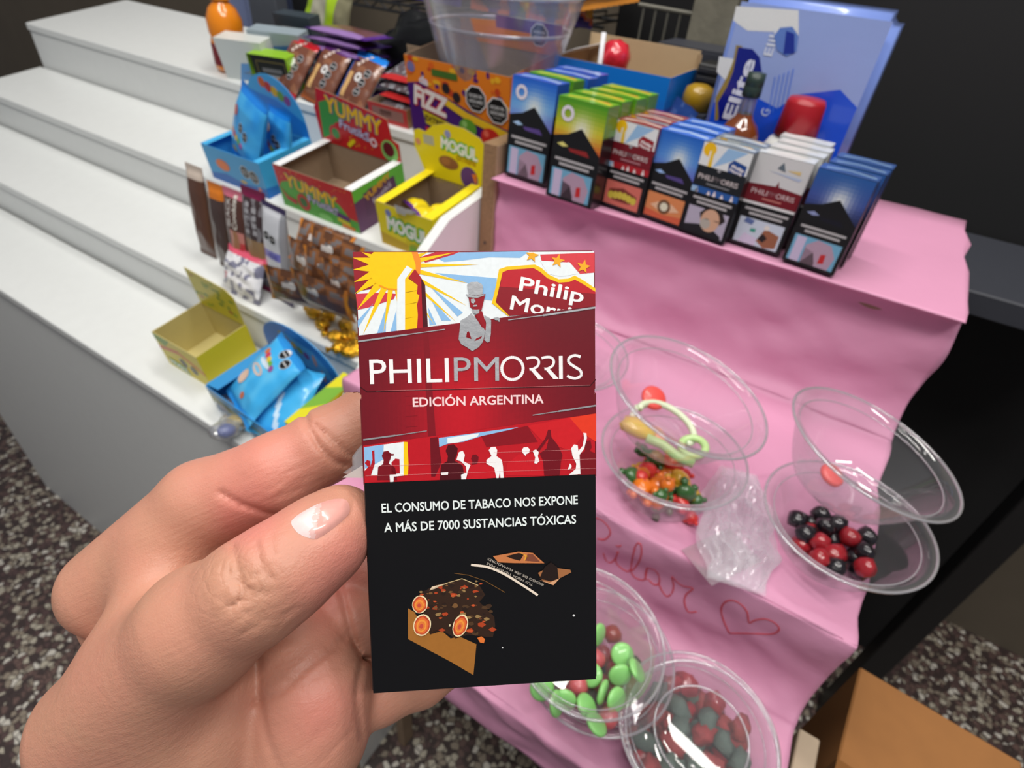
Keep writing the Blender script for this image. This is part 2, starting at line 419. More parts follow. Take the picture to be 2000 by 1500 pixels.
ink.up()
PL(A1, [(72, 85), (420, 85), (420, 330), (90, 385)], (150, 34, 44))
PL(A1, [(640, 100), (900, 88), (1400, 80), (1330, 130), (1100, 125), (900, 150), (760, 160)], LBL)
ink.up(); PL(A1, [(560, 130), (700, 85), (880, 82), (830, 105), (620, 165)], (196, 44, 58))
PL(A1, [(690, 242), (1155, 282), (1150, 345), (1120, 450), (1040, 440), (935, 320)], LBL)
PL(A1, [(1480, 105), (1890, 90), (1890, 240), (1780, 250), (1700, 160), (1500, 190)], (214, 60, 70))
ink.up(); PL(A1, [(1480, 150), (1700, 165), (1760, 250), (1640, 270), (1540, 250)], SKYW)
PL(A1, [(95, 400), (300, 390), (400, 400), (380, 440), (200, 500), (110, 520)], (206, 60, 72))
for p, q, r in (((230, 470), (110, 600), (112, 655)), ((330, 480), (255, 700), (320, 692)), ((400, 520), (355, 690), (402, 680)), ((640, 330), (900, 540), (860, 570)), ((650, 420), (810, 600), (740, 600)), ((640, 500), (700, 630), (650, 636))): PL(A1, [p, q, r], LBL)
ink.up()
def sunray(tip, w): 
    c = Vector((385, 190)); d = (Vector(tip) - c).normalized(); n = Vector((-d.y, d.x)) * w
    b = c + d * 170; PL(A1, [tuple(b + n), tip, tuple(b - n)], YEL)
for t, w in (((1020, 180), 16), ((940, 320), 18), ((930, 490), 17), ((850, 610), 16), ((690, 636), 15), ((72, 128), 30), ((76, 218), 30), ((82, 312), 32), ((88, 400), 34), ((105, 520), 30), ((150, 705), 24), ((305, 690), 20), ((440, 640), 18), ((840, 88), 18), ((640, 84), 20), ((140, 86), 18)): sunray(t, w)
ink.up()
cx, cy = 385, 190
PL(A1, [(cx + 195 * math.cos(a), max(86, cy + 180 * math.sin(a))) for a in [2 * math.pi * k / 48 for k in range(48)]], YEL)
ink.up()
PL(A1, [(515, 86), (560, 86), (585, 150), (580, 250), (548, 270), (545, 180)], (244, 140, 40))
LN(A1, [(270, 335), (330, 362), (395, 368), (430, 362)], .35, (240, 150, 20))
ink.up()
PL(A1, [(405, 678), (408, 290), (480, 188), (522, 215), (466, 290), (466, 672)], SKYW)
PL(A1, [(466, 672), (466, 290), (500, 275), (560, 335), (556, 400), (574, 410), (556, 480), (562, 560), (556, 662)], (248, 196, 10))
PL(A1, [(488, 282), (540, 213), (588, 280), (600, 655), (556, 662), (562, 560), (556, 480), (574, 410), (556, 400), (560, 335)], (172, 30, 40))
PL(A1, [(586, 278), (616, 330), (638, 650), (600, 655)], (74, 18, 26))
for y in (390, 480, 585): LN(A1, [(468, y), (552, y - 14)], .12, (150, 110, 10))
# shield
ink.up()
sh = [(1172, 215), (1230, 195), (1440, 180), (1490, 205), (1545, 255), (1620, 290), (1690, 285), (1740, 262), (1800, 295), (1895, 358), (1895, 500), (1240, 566), (1118, 470), (1150, 330)]
PL(A1, sh, (246, 196, 20)); ink.up()
PL(A1, [(1198, 238), (1240, 220), (1430, 206), (1480, 235), (1535, 282), (1620, 316), (1700, 310), (1740, 292), (1800, 325), (1895, 385), (1895, 505), (1250, 566), (1146, 462), (1175, 340)], (140, 24, 36)); ink.up()
PL(A1, [(1198, 238), (1240, 220), (1430, 206), (1480, 235), (1535, 282), (1620, 316), (1700, 310), (1740, 292), (1800, 325), (1895, 385), (1895, 400), (1180, 345)], (190, 32, 44)); ink.up()
TX(A1, 'Philip', (1318, 372), (1800, 466), 3.1, (240, 240, 240), .018)
ink.up()
TX(A1, 'Morris', (1252, 512), (1780, 612), 3.1, (240, 240, 240), .018)
def star(Z, x, y, r, c, rot=0): PL(Z, [(x + (r if k % 2 == 0 else r * .42) * math.cos(rot + k * math.pi / 5), max(90, y + (r if k % 2 == 0 else r * .42) * math.sin(rot + k * math.pi / 5))) for k in range(10)], c)
for (x, y) in ((1420, 112), (1612, 152), (1806, 196)): star(A1, x, y, 54, (244, 170, 30), -1.35)
# red band with its soft printed glow
ink.up(2)
NXB = 54; NYB = 18
def mixc(a, b, t): t = max(0, min(1, t)); return tuple(a[i] + (b[i] - a[i]) * t for i in range(3))
def band(fT, fB, col, nx=NXB, ny=NYB, n2=ink):
    for i in range(nx):
        for j in range(ny):
            q = []
            for a, b in ((i, j), (i + 1, j), (i + 1, j + 1), (i, j + 1)):
                x = x0 + (x1 - x0) * a / nx; q.append((x, fT(x) + (fB(x) - fT(x)) * b / ny))
            n2.poly(q, col((i + .5) / nx, (j + .5) / ny))
def bc(a, b):
    g = math.exp(-((a - .42) / .26) ** 2) * (0.35 + .65 * min(1, b * 1.6)); g = max(g, .75 * math.exp(-((a - .5) / .3) ** 2) * b)
    return mixc((104, 20, 32), (190, 24, 38), g)
band(bandT, bandB, bc)
ink.up()
PL(A1, [(600, 655), (638, 650), (700, 1500), (640, 1500)], (128, 20, 32))
for y in (860, 960, 1060, 1170, 1240, 1320, 1400): LN(A1, [(470, y), (560, y - 6)], .1, (120, 16, 28))
ink.up()
LN(A1, [(132, 1100), (182, 1136), (1000, 1112), (1856, 1090), (1897, 1042)], .22, (60, 12, 20))
ink.up()
LN(A1, [(250, 1129), (1856, 1085)], .08, (206, 130, 130))
TX(A1, 'EDICIÓN ARGENTINA', (525, 1246), (1505, 1220), 2.05, (246, 214, 214), .02)
TX(A1, 'PHILI', (205, 1076), (798, 1060), 5.55, (244, 240, 240), .004)
for (a, b, c) in (((1272, 958), 92, 0),):
    pts = [A1(1272 + 80 * math.cos(t), 960 + 84 * math.sin(t)) for t in [2 * math.pi * k / 40 for k in range(41)]]
    ink.line(pts, .66, (244, 240, 240))
for ox, oy in ((0, 0), (112, -3)):
    pts = [(1378 + ox, 886 + oy), (1410 + ox, 878 + oy), (1448 + ox, 880 + oy), (1470 + ox, 905 + oy), (1462 + ox, 940 + oy), (1430 + ox, 962 + oy), (1400 + ox, 968 + oy)]
    ink.line([A1(*p[:2]) for p in smoothline([p + (0,) for p in pts], 4)], .58, (244, 240, 240))
    ink.up(); PL(A1, [(1396 + ox, 956 + oy), (1430 + ox, 956 + oy), (1508 + ox, 1040 + oy), (1468 + ox, 1043 + oy)], (244, 240, 240))
PL(A1, [(1620, 866), (1648, 865), (1650, 1038), (1622, 1039)], (244, 240, 240))
pts = [(1782, 872), (1740, 862), (1698, 880), (1696, 915), (1740, 948), (1780, 975), (1788, 1010), (1755, 1032), (1715, 1030), (1682, 1015)]
ink.line([A1(*p[:2]) for p in smoothline([p + (0,) for p in pts], 5)], .64, (244, 240, 240))
TX(A1, 'PM', (835, 1056), (1172, 1051), 5.55, (196, 196, 200), .0, foil)
SIL = (178, 180, 184)
for a, b, w in (((115, 757), (480, 706), .36), ((480, 706), (765, 666), .2), ((1240, 596), (1500, 562), .2), ((1500, 562), (1895, 502), .42)): LN(A1, [a, b], w, SIL, foil)
for a, b, w in (((80, 314), (330, 280), .36), ((330, 280), (575, 244), .2), ((1400, 122), (1600, 92), .2), ((1600, 92), (1896, 46), .36)): LN(A2, [a, b], w, SIL, foil)
# top-hat emblem
PL(A1, [(940, 410), (955, 500), (985, 520), (1040, 525), (1070, 400)], (150, 24, 36)); ink.up()
ink.up(); PL(A1, [(990, 525), (1045, 530), (1080, 650), (1050, 720)], (150, 24, 36))
for pg in ([(944, 402), (932, 330), (960, 312), (1010, 310), (1040, 325), (1050, 340), (1048, 402), (1000, 415)],
           [(922, 402), (945, 404), (1000, 418), (1060, 402), (1062, 412), (1005, 432), (940, 424)],
           [(960, 440), (985, 436), (995, 455), (980, 475), (962, 465)], [(975, 485), (1005, 482), (1010, 492), (980, 496)],
           [(968, 516), (1000, 518), (1024, 516), (1022, 545), (1000, 552), (975, 545)],
           [(882, 600), (930, 575), (962, 545), (985, 570), (1010, 600), (1050, 650), (1070, 680), (1050, 760), (1020, 800), (970, 830), (930, 800), (890, 780), (868, 740), (875, 680)],
           [(1060, 560), (1100, 580), (1112, 600), (1110, 700), (1100, 760), (1084, 765), (1060, 745), (1070, 680), (1075, 620)],
           [(1130, 580), (1165, 575), (1180, 590), (1172, 612), (1160, 598), (1140, 596)]):
    PL(A1, pg, SIL, foil)
foil.up()
for pg in ([(930, 690), (945, 680), (965, 740), (925, 725)], [(985, 560), (1000, 560), (1055, 650), (1045, 655)], [(1000, 735), (1045, 715), (1035, 735), (985, 755)]): PL(A1, pg, (150, 24, 36), foil)
# crowd strip
ink.up()
def strip(a, b): return (188, 24, 36)
band(bandB, blkT, strip, 12, 2); ink.up()
PL(A2, [(85, 372), (395, 330), (395, 590), (92, 590)], SKYW)
ink.up()
PL(A2, [(85, 372), (240, 352), (232, 470), (180, 500), (92, 540)], LBL)
PL(A2, [(395, 330), (425, 332), (428, 420), (432, 500), (428, 590), (395, 592)], (246, 200, 20))
PL(A2, [(668, 300), (1290, 215), (1180, 250), (1000, 285), (860, 330), (740, 345), (672, 370)], LBL)
ink.up()
PL(A2, [(735, 300), (985, 262), (970, 290), (820, 335), (735, 342)], SKYW)
PL(A2, [(600, 300), (660, 292), (690, 490), (640, 600), (610, 600)], (110, 16, 28))
PL(A2, [(1000, 285), (1360, 205), (1440, 330), (1040, 370)], (136, 18, 30))
PL(A2, [(1690, 142), (1895, 108), (1895, 330), (1800, 270), (1740, 200)], (226, 58, 34))
ink.up(); PL(A2, [(1360, 205), (1690, 142), (1800, 270), (1700, 400), (1480, 330)], (204, 30, 38))
ink.up(); PL(A2, [(1190, 590), (1200, 500), (1290, 430), (1440, 420), (1490, 500), (1490, 590)], (200, 26, 38))
ink.up()
DK = (78, 12, 22)
def person(x, y, s, c, cap=False):
    PL(A2, [(x - 95 * s, y + 240 * s), (x - 85 * s, y + 110 * s), (x - 35 * s, y + 80 * s), (x - 30 * s, y + 40 * s), (x - 48 * s, y), (x - 30 * s, y - 45 * s), (x + 15 * s, y - 52 * s), (x + 46 * s, y - 20 * s), (x + 40 * s, y + 25 * s), (x + 20 * s, y + 75 * s), (x + 85 * s, y + 115 * s), (x + 105 * s, y + 240 * s)], c)
    if cap: PL(A2, [(x - 20 * s, y - 30 * s), (x + 75 * s, y - 20 * s), (x + 70 * s, y - 5 * s), (x, y)], c)
person(262, 440, .78, (120, 18, 30), True)
PL(A2, [(90, 590), (88, 560), (118, 525), (92, 495), (110, 470), (135, 480), (136, 520), (152, 470), (148, 400), (166, 395), (170, 500), (140, 590)], (176, 24, 36))
PL(A2, [(300, 490), (330, 460), (362, 465), (366, 575), (300, 580)], (176, 24, 36))
ink.up(); person(770, 400, 1.0, DK); ink.up(); person(950, 460, .62, (110, 16, 28))
ink.up(); PL(A2, [(890, 620), (895, 560), (920, 510), (1000, 500), (1090, 520), (1110, 570), (1115, 610), (890, 624)], (196, 26, 38))
ink.up(); PL(A2, [(1430, 395), (1500, 300), (1520, 235), (1540, 235), (1545, 290), (1600, 360), (1632, 430), (1620, 480), (1610, 588), (1490, 592), (1480, 470), (1455, 420), (1510, 380), (1525, 300), (1450, 400)], (112, 16, 28))
ink.up(); PL(A2, [(1765, 590), (1760, 430), (1810, 400), (1805, 330), (1850, 315), (1860, 370), (1845, 400), (1893, 420), (1893, 584)], (120, 18, 28))
ink.up()
for pg in ([(806, 470), (825, 410), (855, 398), (872, 430), (862, 480), (915, 510), (895, 560), (880, 620), (845, 625), (842, 585), (885, 570), (880, 520), (840, 480)],
           [(1058, 395), (1075, 370), (1110, 368), (1124, 395), (1118, 440), (1160, 470), (1168, 520), (1175, 612), (1150, 614), (1145, 560), (1135, 614), (1118, 614), (1100, 530), (1040, 500), (1040, 470), (1080, 440)],
           [(1315, 395), (1330, 372), (1362, 370), (1378, 390), (1372, 415), (1350, 425), (1345, 440), (1322, 415)],
           [(1400, 400), (1425, 388), (1448, 410), (1440, 440), (1452, 480), (1430, 500), (1412, 495), (1420, 450)],
           [(1700, 380), (1722, 350), (1750, 355), (1756, 400), (1790, 360), (1800, 300), (1795, 258), (1818, 262), (1822, 300), (1800, 385), (1765, 430), (1772, 580), (1680, 588), (1735, 540), (1740, 500), (1710, 440)],
           [(1672, 548), (1690, 498), (1704, 515), (1700, 535)], [(685, 568), (742, 565), (740, 585), (690, 588)], [(285, 585), (395, 580), (395, 592), (318, 600), (316, 640), (290, 642)]):
    PL(A2, pg, (242, 238, 238))
ink.up()
for a, b in (((95, 520), (1890, 462)), ((98, 595), (1890, 535)), ((1100, 412), (1700, 392))): LN(A2, [a, b], .05, (226, 150, 150))
# black warning panel
ink.up()
ink.poly([(x0, blkT(x0)), (x1, blkT(x1)), (x1, .3), (x0, .3)], (13, 12, 14)); ink.up()
TX(A2, 'EL CONSUMO DE TABACO NOS EXPONE', (225, 880), (1752, 813), 2.12, (232, 240, 238), .016)
TX(A2, 'A MÁS DE 7000 SUSTANCIAS TÓXICAS', (245, 1032), (1738, 964), 2.12, (232, 240, 238), .016)
rr = random.Random(8)
ink.up()
PL(A3, [(428, 625), (480, 655), (560, 800), (680, 790), (760, 860), (830, 845), (962, 905), (938, 1145), (760, 1040), (430, 865)], (160, 104, 44))
PL(A3, [(600, 465), (640, 445), (740, 420), (850, 390), (980, 440), (1030, 520), (985, 575), (1100, 690), (1108, 760), (1090, 850), (1000, 845), (900, 830), (800, 860), (700, 800), (600, 830), (500, 530)], (52, 34, 24))
ink.up()
for i in range(150):
    x, y = rr.uniform(510, 1090), rr.uniform(400, 820)
    if y < 470 - (x - 510) * .16 or (x < 660 and y > 640) or (x > 1000 and y < 600) or (x > 700 and x < 900 and y > 680): continue
    s = rr.uniform(8, 30); n = rr.randint(4, 7)
    PL(A3, [(x + s * rr.uniform(.6, 1.5) * math.cos(2 * math.pi * k / n), y + s * rr.uniform(.4, .8) * math.sin(2 * math.pi * k / n)) for k in range(n)],
       rr.choice([(80, 56, 36), (120, 84, 50), (174, 66, 34), (196, 84, 44), (44, 30, 24), (150, 120, 76), (64, 44, 30)])); ink.h += .0012
ink.up()
LN(A3, [(600, 480), (740, 425), (850, 392), (975, 445)], .16, (214, 190, 140))
LN(A3, [(790, 350), (900, 365), (1030, 410), (1185, 500)], .14, (120, 84, 44))
PL(A3, [(596, 485), (615, 455), (720, 430), (640, 470)], (230, 206, 176))
for (x, y, rx, ry, t) in ((522, 592, 60, 70, .2), (540, 752, 68, 86, .25), (836, 755, 56, 90, .35)):
    for k, c in ((1, (242, 224, 180)), (.88, (190, 70, 44)), (.74, (224, 110, 52)), (.56, (236, 150, 60)), (.4, (222, 120, 56)), (.22, (196, 76, 60))):
        ink.up(); PL(A3, [(x + k * (1 + (.16 * noise.noise(Vector((a * 2.2, k * 9, x))) if k < 1 else 0)) * (rx * math.cos(a) * math.cos(t) - ry * math.sin(a) * math.sin(t)) - (1 - k) * 8, y + k * (1 + (.16 * noise.noise(Vector((a * 2.2, k * 9, x))) if k < 1 else 0)) * (rx * math.cos(a) * math.sin(t) + ry * math.sin(a) * math.cos(t)) + (1 - k) * 10) for a in [2 * math.pi * j / 22 for j in range(22)]], c)
PL(A3, [(968, 850), (1000, 838), (1028, 858), (1020, 890), (990, 885)], (222, 116, 50))
PL(A3, [(750, 745), (760, 742), (760, 760), (748, 762)], (220, 210, 170))
ink.line([A3(*p[:2]) for p in smoothline([(920, 282, 0), (1050, 300, 0), (1180, 355, 0), (1320, 440, 0), (1438, 518, 0)], 6)], .55, (232, 216, 198))
TX(A3, 'TUS HIJOS TIENEN MÁS', (1405, 432), (1046, 262), .56, (190, 180, 168), .0)
TX(A3, 'RIESGO DE SER FUMADORES', (1486, 432), (1052, 226), .56, (190, 180, 168), .0)
PL(A3, [(1090, 215), (1290, 180), (1400, 190), (1490, 270), (1250, 268), (1130, 262)], (196, 120, 72))
PL(A3, [(1440, 345), (1520, 300), (1690, 320), (1700, 340), (1610, 385), (1560, 440), (1470, 400)], (160, 104, 64)); ink.up()
PL(A3, [(1190, 215), (1290, 190), (1330, 200), (1300, 250), (1240, 235)], (40, 26, 20))
PL(A3, [(1340, 250), (1360, 195), (1400, 200), (1460, 262)], (124, 70, 52))
PL(A3, [(1290, 180), (1365, 215), (1330, 255), (1340, 215)], (228, 160, 52))
PL(A3, [(1490, 300), (1540, 262), (1590, 300), (1600, 390), (1540, 410), (1450, 390)], (36, 24, 20))
PL(A3, [(1450, 400), (1530, 420), (1610, 385), (1560, 440)], (214, 160, 120))
for a, b in (((1718, 675), 1.6), ((1165, 926), 1)): PL(A3, [(a[0] + 6 * b * math.cos(k), a[1] + 6 * b * math.sin(k)) for k in range(6)], (220, 220, 220))
ink.done(pack, PRINT, 'printed_artwork', 'printed sun, obelisk, crowd and warning artwork')
foil.done(pack, FOIL, 'foil_stamping', 'silver foil top-hat emblem and letters')
# cellophane wrap: the torn flap beside the thumb
def loc(px, py, dy): 
    q = fuv(px, py); return (q[0], dy, q[1])
fl1 = [loc(712, 868, 2), (loc(705, 872, 5)), loc(690, 886, 6), loc(676, 905, 7), loc(678, 922, 6), loc(655, 940, 8), loc(672, 944, 7), loc(700, 940, 4), loc(714, 930, 2)]
mk('cellophane_flap', fl1 + [(v[0] + .4, v[1] + .25, v[2]) for v in fl1], [[0, 1, 8], [1, 2, 7, 8], [2, 3, 4, 7], [4, 5, 6, 7], [9, 10, 17], [10, 11, 16, 17], [11, 12, 13, 16], [13, 14, 15, 16]], clear_mat('cellophane', haze=.16, gloss=.22), pack)
tap = [loc(713, 915, 1.5), loc(700, 917, 3), loc(652, 952, 9), loc(700, 942, 4), loc(713, 935, 1.5)]
mk('tear_tape', tap + [(v[0], v[1] + .3, v[2]) for v in tap], [[0, 1, 4], [1, 3, 4], [1, 2, 3], [5, 6, 9], [6, 8, 9], [6, 7, 8]], mat('white film', (232, 232, 230), .3), pack)
# ================================================================ hand
def lens(px, py, d): return np.array([(px - 1000) / FPX * d, (py - 750) / FPX * d, d])
VX = 0.75
lo = np.array([-150., 2., 112.]); hi = np.array([-4., 142., 196.])
nx, ny, nz = [int((hi[i] - lo[i]) / VX) + 1 for i in range(3)]
gx = (lo[0] + VX * np.arange(nx)).astype(np.float32)[:, None, None]
gy = (lo[1] + VX * np.arange(ny)).astype(np.float32)[None, :, None]
gz = (lo[2] + VX * np.arange(nz)).astype(np.float32)[None, None, :]
def cone(a, ra, b, rb):
    a = np.array(a, np.float32); b = np.array(b, np.float32); d = b - a; L2 = float(d @ d)
    t = np.clip(((gx - a[0]) * d[0] + (gy - a[1]) * d[1] + (gz - a[2]) * d[2]) / L2, 0, 1)
    return np.sqrt((gx - a[0] - t * d[0]) ** 2 + (gy - a[1] - t * d[1]) ** 2 + (gz - a[2] - t * d[2]) ** 2) - (ra + (rb - ra) * t)
def smin(a, b, k):
    h = np.clip(0.5 + 0.5 * (b - a) / k, 0, 1); return b + (a - b) * h - k * h * (1 - h)
def chain(nodes, k=3.0):
    d = None
    for (p, r), (q, s) in zip(nodes[:-1], nodes[1:]):
        c = cone(lens(*p), r, lens(*q), s); d = c if d is None else smin(d, c, k)
    return d
HAND = dict(
 index=[((215, 1150, 168), 13.5), ((400, 985, 163), 12.3), ((545, 925, 161), 11.2), ((640, 868, 163), 10.1), ((735, 812, 166), 9.6), ((800, 778, 168), 8.4)],
 thumb=[((205, 1420, 150), 17.0), ((395, 1225, 134), 13.8), ((500, 1152, 130), 11.7), ((566, 1104, 131), 10.8), ((632, 1052, 134.5), 9.9), ((667, 1018, 138.5), 8.7)],
 middle=[((250, 1200, 176), 13.0), ((450, 1065, 172), 11.0), ((600, 1090, 174), 10.2), ((740, 1120, 175), 9.0), ((850, 1120, 174), 8.0)],
 ring=[((330, 1330, 178), 12.0), ((560, 1210, 174), 10.5), ((676, 1205, 169), 10.8), ((742, 1212, 172), 10.4), ((830, 1220, 174), 8.5)],
 pinky=[((480, 1440, 172), 12), ((640, 1360, 168), 11.5), ((735, 1345, 168), 9.8), ((820, 1325, 172), 7.8), ((910, 1275, 175), 6.6)],
)
palm = chain([((585, 1265, 158), 11.5), ((615, 1345, 156), 13.5), ((600, 1430, 157), 14.5), ((520, 1560, 162), 17)], 8)
palm = smin(palm, cone(lens(520, 1290, 166), 14, lens(420, 1560, 170), 20), 8)
palm = smin(palm, cone(lens(300, 1230, 172), 13, lens(230, 1500, 172), 20), 9)
then = chain([((390, 1270, 146), 12), ((400, 1400, 153), 17), ((400, 1560, 160), 19)], 8)
palm = smin(palm, then, 2.6)
wrist = chain([((260, 1600, 172), 24), ((80, 1760, 185), 25), ((-60, 1900, 195), 27)], 8)
palm = smin(palm, wrist, 10)
idx = chain(HAND['index'], 3); th = chain(HAND['thumb'], 4)
mid = chain(HAND['middle'], 3); rin = chain(HAND['ring'], 3); pin = chain(HAND['pinky'], 3)
d = smin(palm, mid, 2.2); d = smin(d, rin, 1.6); d = smin(d, pin, 2.6); d = smin(d, idx, 2.2)
web = cone(lens(330, 1080, 160), 10, lens(300, 1250, 152), 13); d = smin(d, web, 7)
# the thumb joins the palm at its base only; near the tip it stays apart
tj = np.clip(((gx / gz * FPX + 1000) - 330) / 170, 0, 1); kk = 9 * (1 - tj) + 1.0
d = smin(d, th, kk)
# flexion creases, pressed into the skin seen by the holder
PX = gx / gz * FPX + 1000; PY = gy / gz * FPX + 750
def crease(pts, w, a, zlim=None):
    global d
    best = None
    for p, q in zip(pts[:-1], pts[1:]):
        dx, dy = q[0] - p[0], q[1] - p[1]; L2 = dx * dx + dy * dy
        t = np.clip(((PX - p[0]) * dx + (PY - p[1]) * dy) / L2, 0, 1)
        e = (PX - p[0] - t * dx) ** 2 + (PY - p[1] - t * dy) ** 2
        best = e if best is None else np.minimum(best, e)
    m = a * np.exp(-best / (w * w))
    if zlim: m = m / (1 + np.exp(-(gz - zlim[0]) / 1.5)) / (1 + np.exp((gz - zlim[1]) / 1.5))
    d = d + m
I = (146, 172); T = (112, 140); Pm = (135, 168)
crease([(592, 790), (600, 830), (622, 870), (650, 900), (675, 908)], 6, 1.25, I)
crease([(615, 830), (640, 852), (668, 875), (690, 892)], 4.5, .95, I)
crease([(560, 790), (590, 778)], 5, .2, I)
crease([(430, 962), (470, 985), (520, 1002), (560, 1008)], 6, 1.0, I)
crease([(672, 1248), (640, 1272), (590, 1312), (545, 1356), (500, 1372)], 6, .8, Pm)
crease([(690, 1285), (650, 1305), (610, 1325)], 5, .4, Pm)
crease([(545, 1325), (570, 1337), (600, 1335)], 4, .3, Pm)
crease([(500, 1290), (505, 1360), (522, 1444), (545, 1500)], 8, .55, Pm)
crease([(640, 1420), (600, 1455), (560, 1480)], 4, .25, Pm); crease([(690, 1425), (650, 1465), (620, 1495)], 4, .25, Pm)
crease([(455, 1068), (462, 1100), (475, 1140), (470, 1175)], 5, 1.0, T); crease([(500, 1060), (508, 1100), (528, 1130)], 5, .6, T)
crease([(440, 1110), (480, 1150), (520, 1160)], 5, .6, T); crease([(528, 1045), (534, 1080)], 5, .5, T); crease([(440, 1190), (490, 1165)], 5, .6, T); crease([(445, 1140), (500, 1120)], 4, .4, T); crease([(430, 1165), (470, 1195), (510, 1200)], 4, .4, T)
crease([(686, 965), (690, 985), (685, 1005), (690, 1010)], 3.5, .35, T)
rng = np.random.RandomState(3)
for i in range(16):       # long fine skin lines on index side and thumb
    x, y = rng.uniform(460, 620), rng.uniform(900, 985); crease([(x, y), (x + rng.uniform(30, 70), y - rng.uniform(14, 34))], 2.6, .2, I)
for i in range(18):
    x, y = rng.uniform(445, 560), rng.uniform(1150, 1280); crease([(x, y), (x + rng.uniform(30, 70), y - rng.uniform(25, 55))], 2.8, .2, T)
crease([(655, 1120), (668, 1160), (676, 1195), (690, 1250), (706, 1284), (730, 1290)], 6, 1.3, (140, 172))
crease([(708, 1290), (696, 1350), (700, 1400), (706, 1440)], 6, .9, (140, 172))
# nail bed
nail_px = [(430 + x / 3.75, 720 + y / 3.75) for x, y in ((520, 1130), (560, 1080), (640, 1030), (740, 982), (840, 955), (915, 960), (945, 1000), (945, 1055), (900, 1110), (800, 1190), (710, 1245), (640, 1238), (565, 1200))]
crease([nail_px[k] for k in (12, 0, 1, 2)], 5, .35, T); crease([nail_px[k] for k in (7, 8, 9, 10, 11, 12)], 5, .45, T)
# surface nets
d = d.astype(np.float32)
ins = d < 0
cnt = np.zeros((nx - 1, ny - 1, nz - 1), np.float32); acc = [np.zeros_like(cnt) for _ in range(3)]
def sl(o, ax=None): return tuple(slice(o[i], o[i] + (n - 1)) for i, n in enumerate((nx, ny, nz)))
for ax in range(3):
    for u in (0, 1):
        for v in (0, 1):
            o = [0, 0, 0]; oth = [i for i in range(3) if i != ax]; o[oth[0]] = u; o[oth[1]] = v
            p = list(o); p[ax] = 1
            a, b = d[sl(o)], d[sl(p)]; c = (a < 0) != (b < 0)
            with np.errstate(all='ignore'): t = np.where(c, a / (a - b), 0)
            cnt += c
            for i in range(3): acc[i] += np.where(c, (t if i == ax else o[i]), 0)
act = cnt > 0; ids = -np.ones(act.shape, np.int64); ids[act] = np.arange(act.sum())
ii, jj, kk2 = np.nonzero(act); cc = cnt[act]
HV = np.stack([lo[0] + VX * (ii + acc[0][act] / cc), lo[1] + VX * (jj + acc[1][act] / cc), lo[2] + VX * (kk2 + acc[2][act] / cc)], 1)
HF = []
for ax in range(3):
    oth = [(ax + 1) % 3, (ax + 2) % 3]
    sA = [slice(1, -1)] * 3; sA[ax] = slice(0, -1); sB = list(sA); sB[ax] = slice(1, None)
    a, b = ins[tuple(sA)], ins[tuple(sB)]; c = np.nonzero(a != b); fl_ = a[c]
    base = [c[0] + 1, c[1] + 1, c[2] + 1]; base[ax] = c[ax]
    def q(u, v):
        t = list(base); t[oth[0]] = base[oth[0]] - u; t[oth[1]] = base[oth[1]] - v; return ids[t[0], t[1], t[2]]
    Q = np.stack([q(0, 0), q(1, 0), q(1, 1), q(0, 1)], 1); Q[~fl_] = Q[~fl_][:, ::-1]; HF.append(Q)
HF = np.concatenate(HF); HF = HF[(HF >= 0).all(1)]
# relax the mesh lightly
E_ = np.concatenate([HF[:, [0, 1]], HF[:, [1, 2]], HF[:, [2, 3]], HF[:, [3, 0]]]); E_ = np.concatenate([E_, E_[:, ::-1]])
for it in range(2):
    sm_ = np.zeros_like(HV); n_ = np.zeros(len(HV)); np.add.at(sm_, E_[:, 0], HV[E_[:, 1]]); np.add.at(n_, E_[:, 0], 1)
    HV = HV * .5 + .5 * sm_ / np.maximum(n_, 1)[:, None]
HW = HV @ W.T
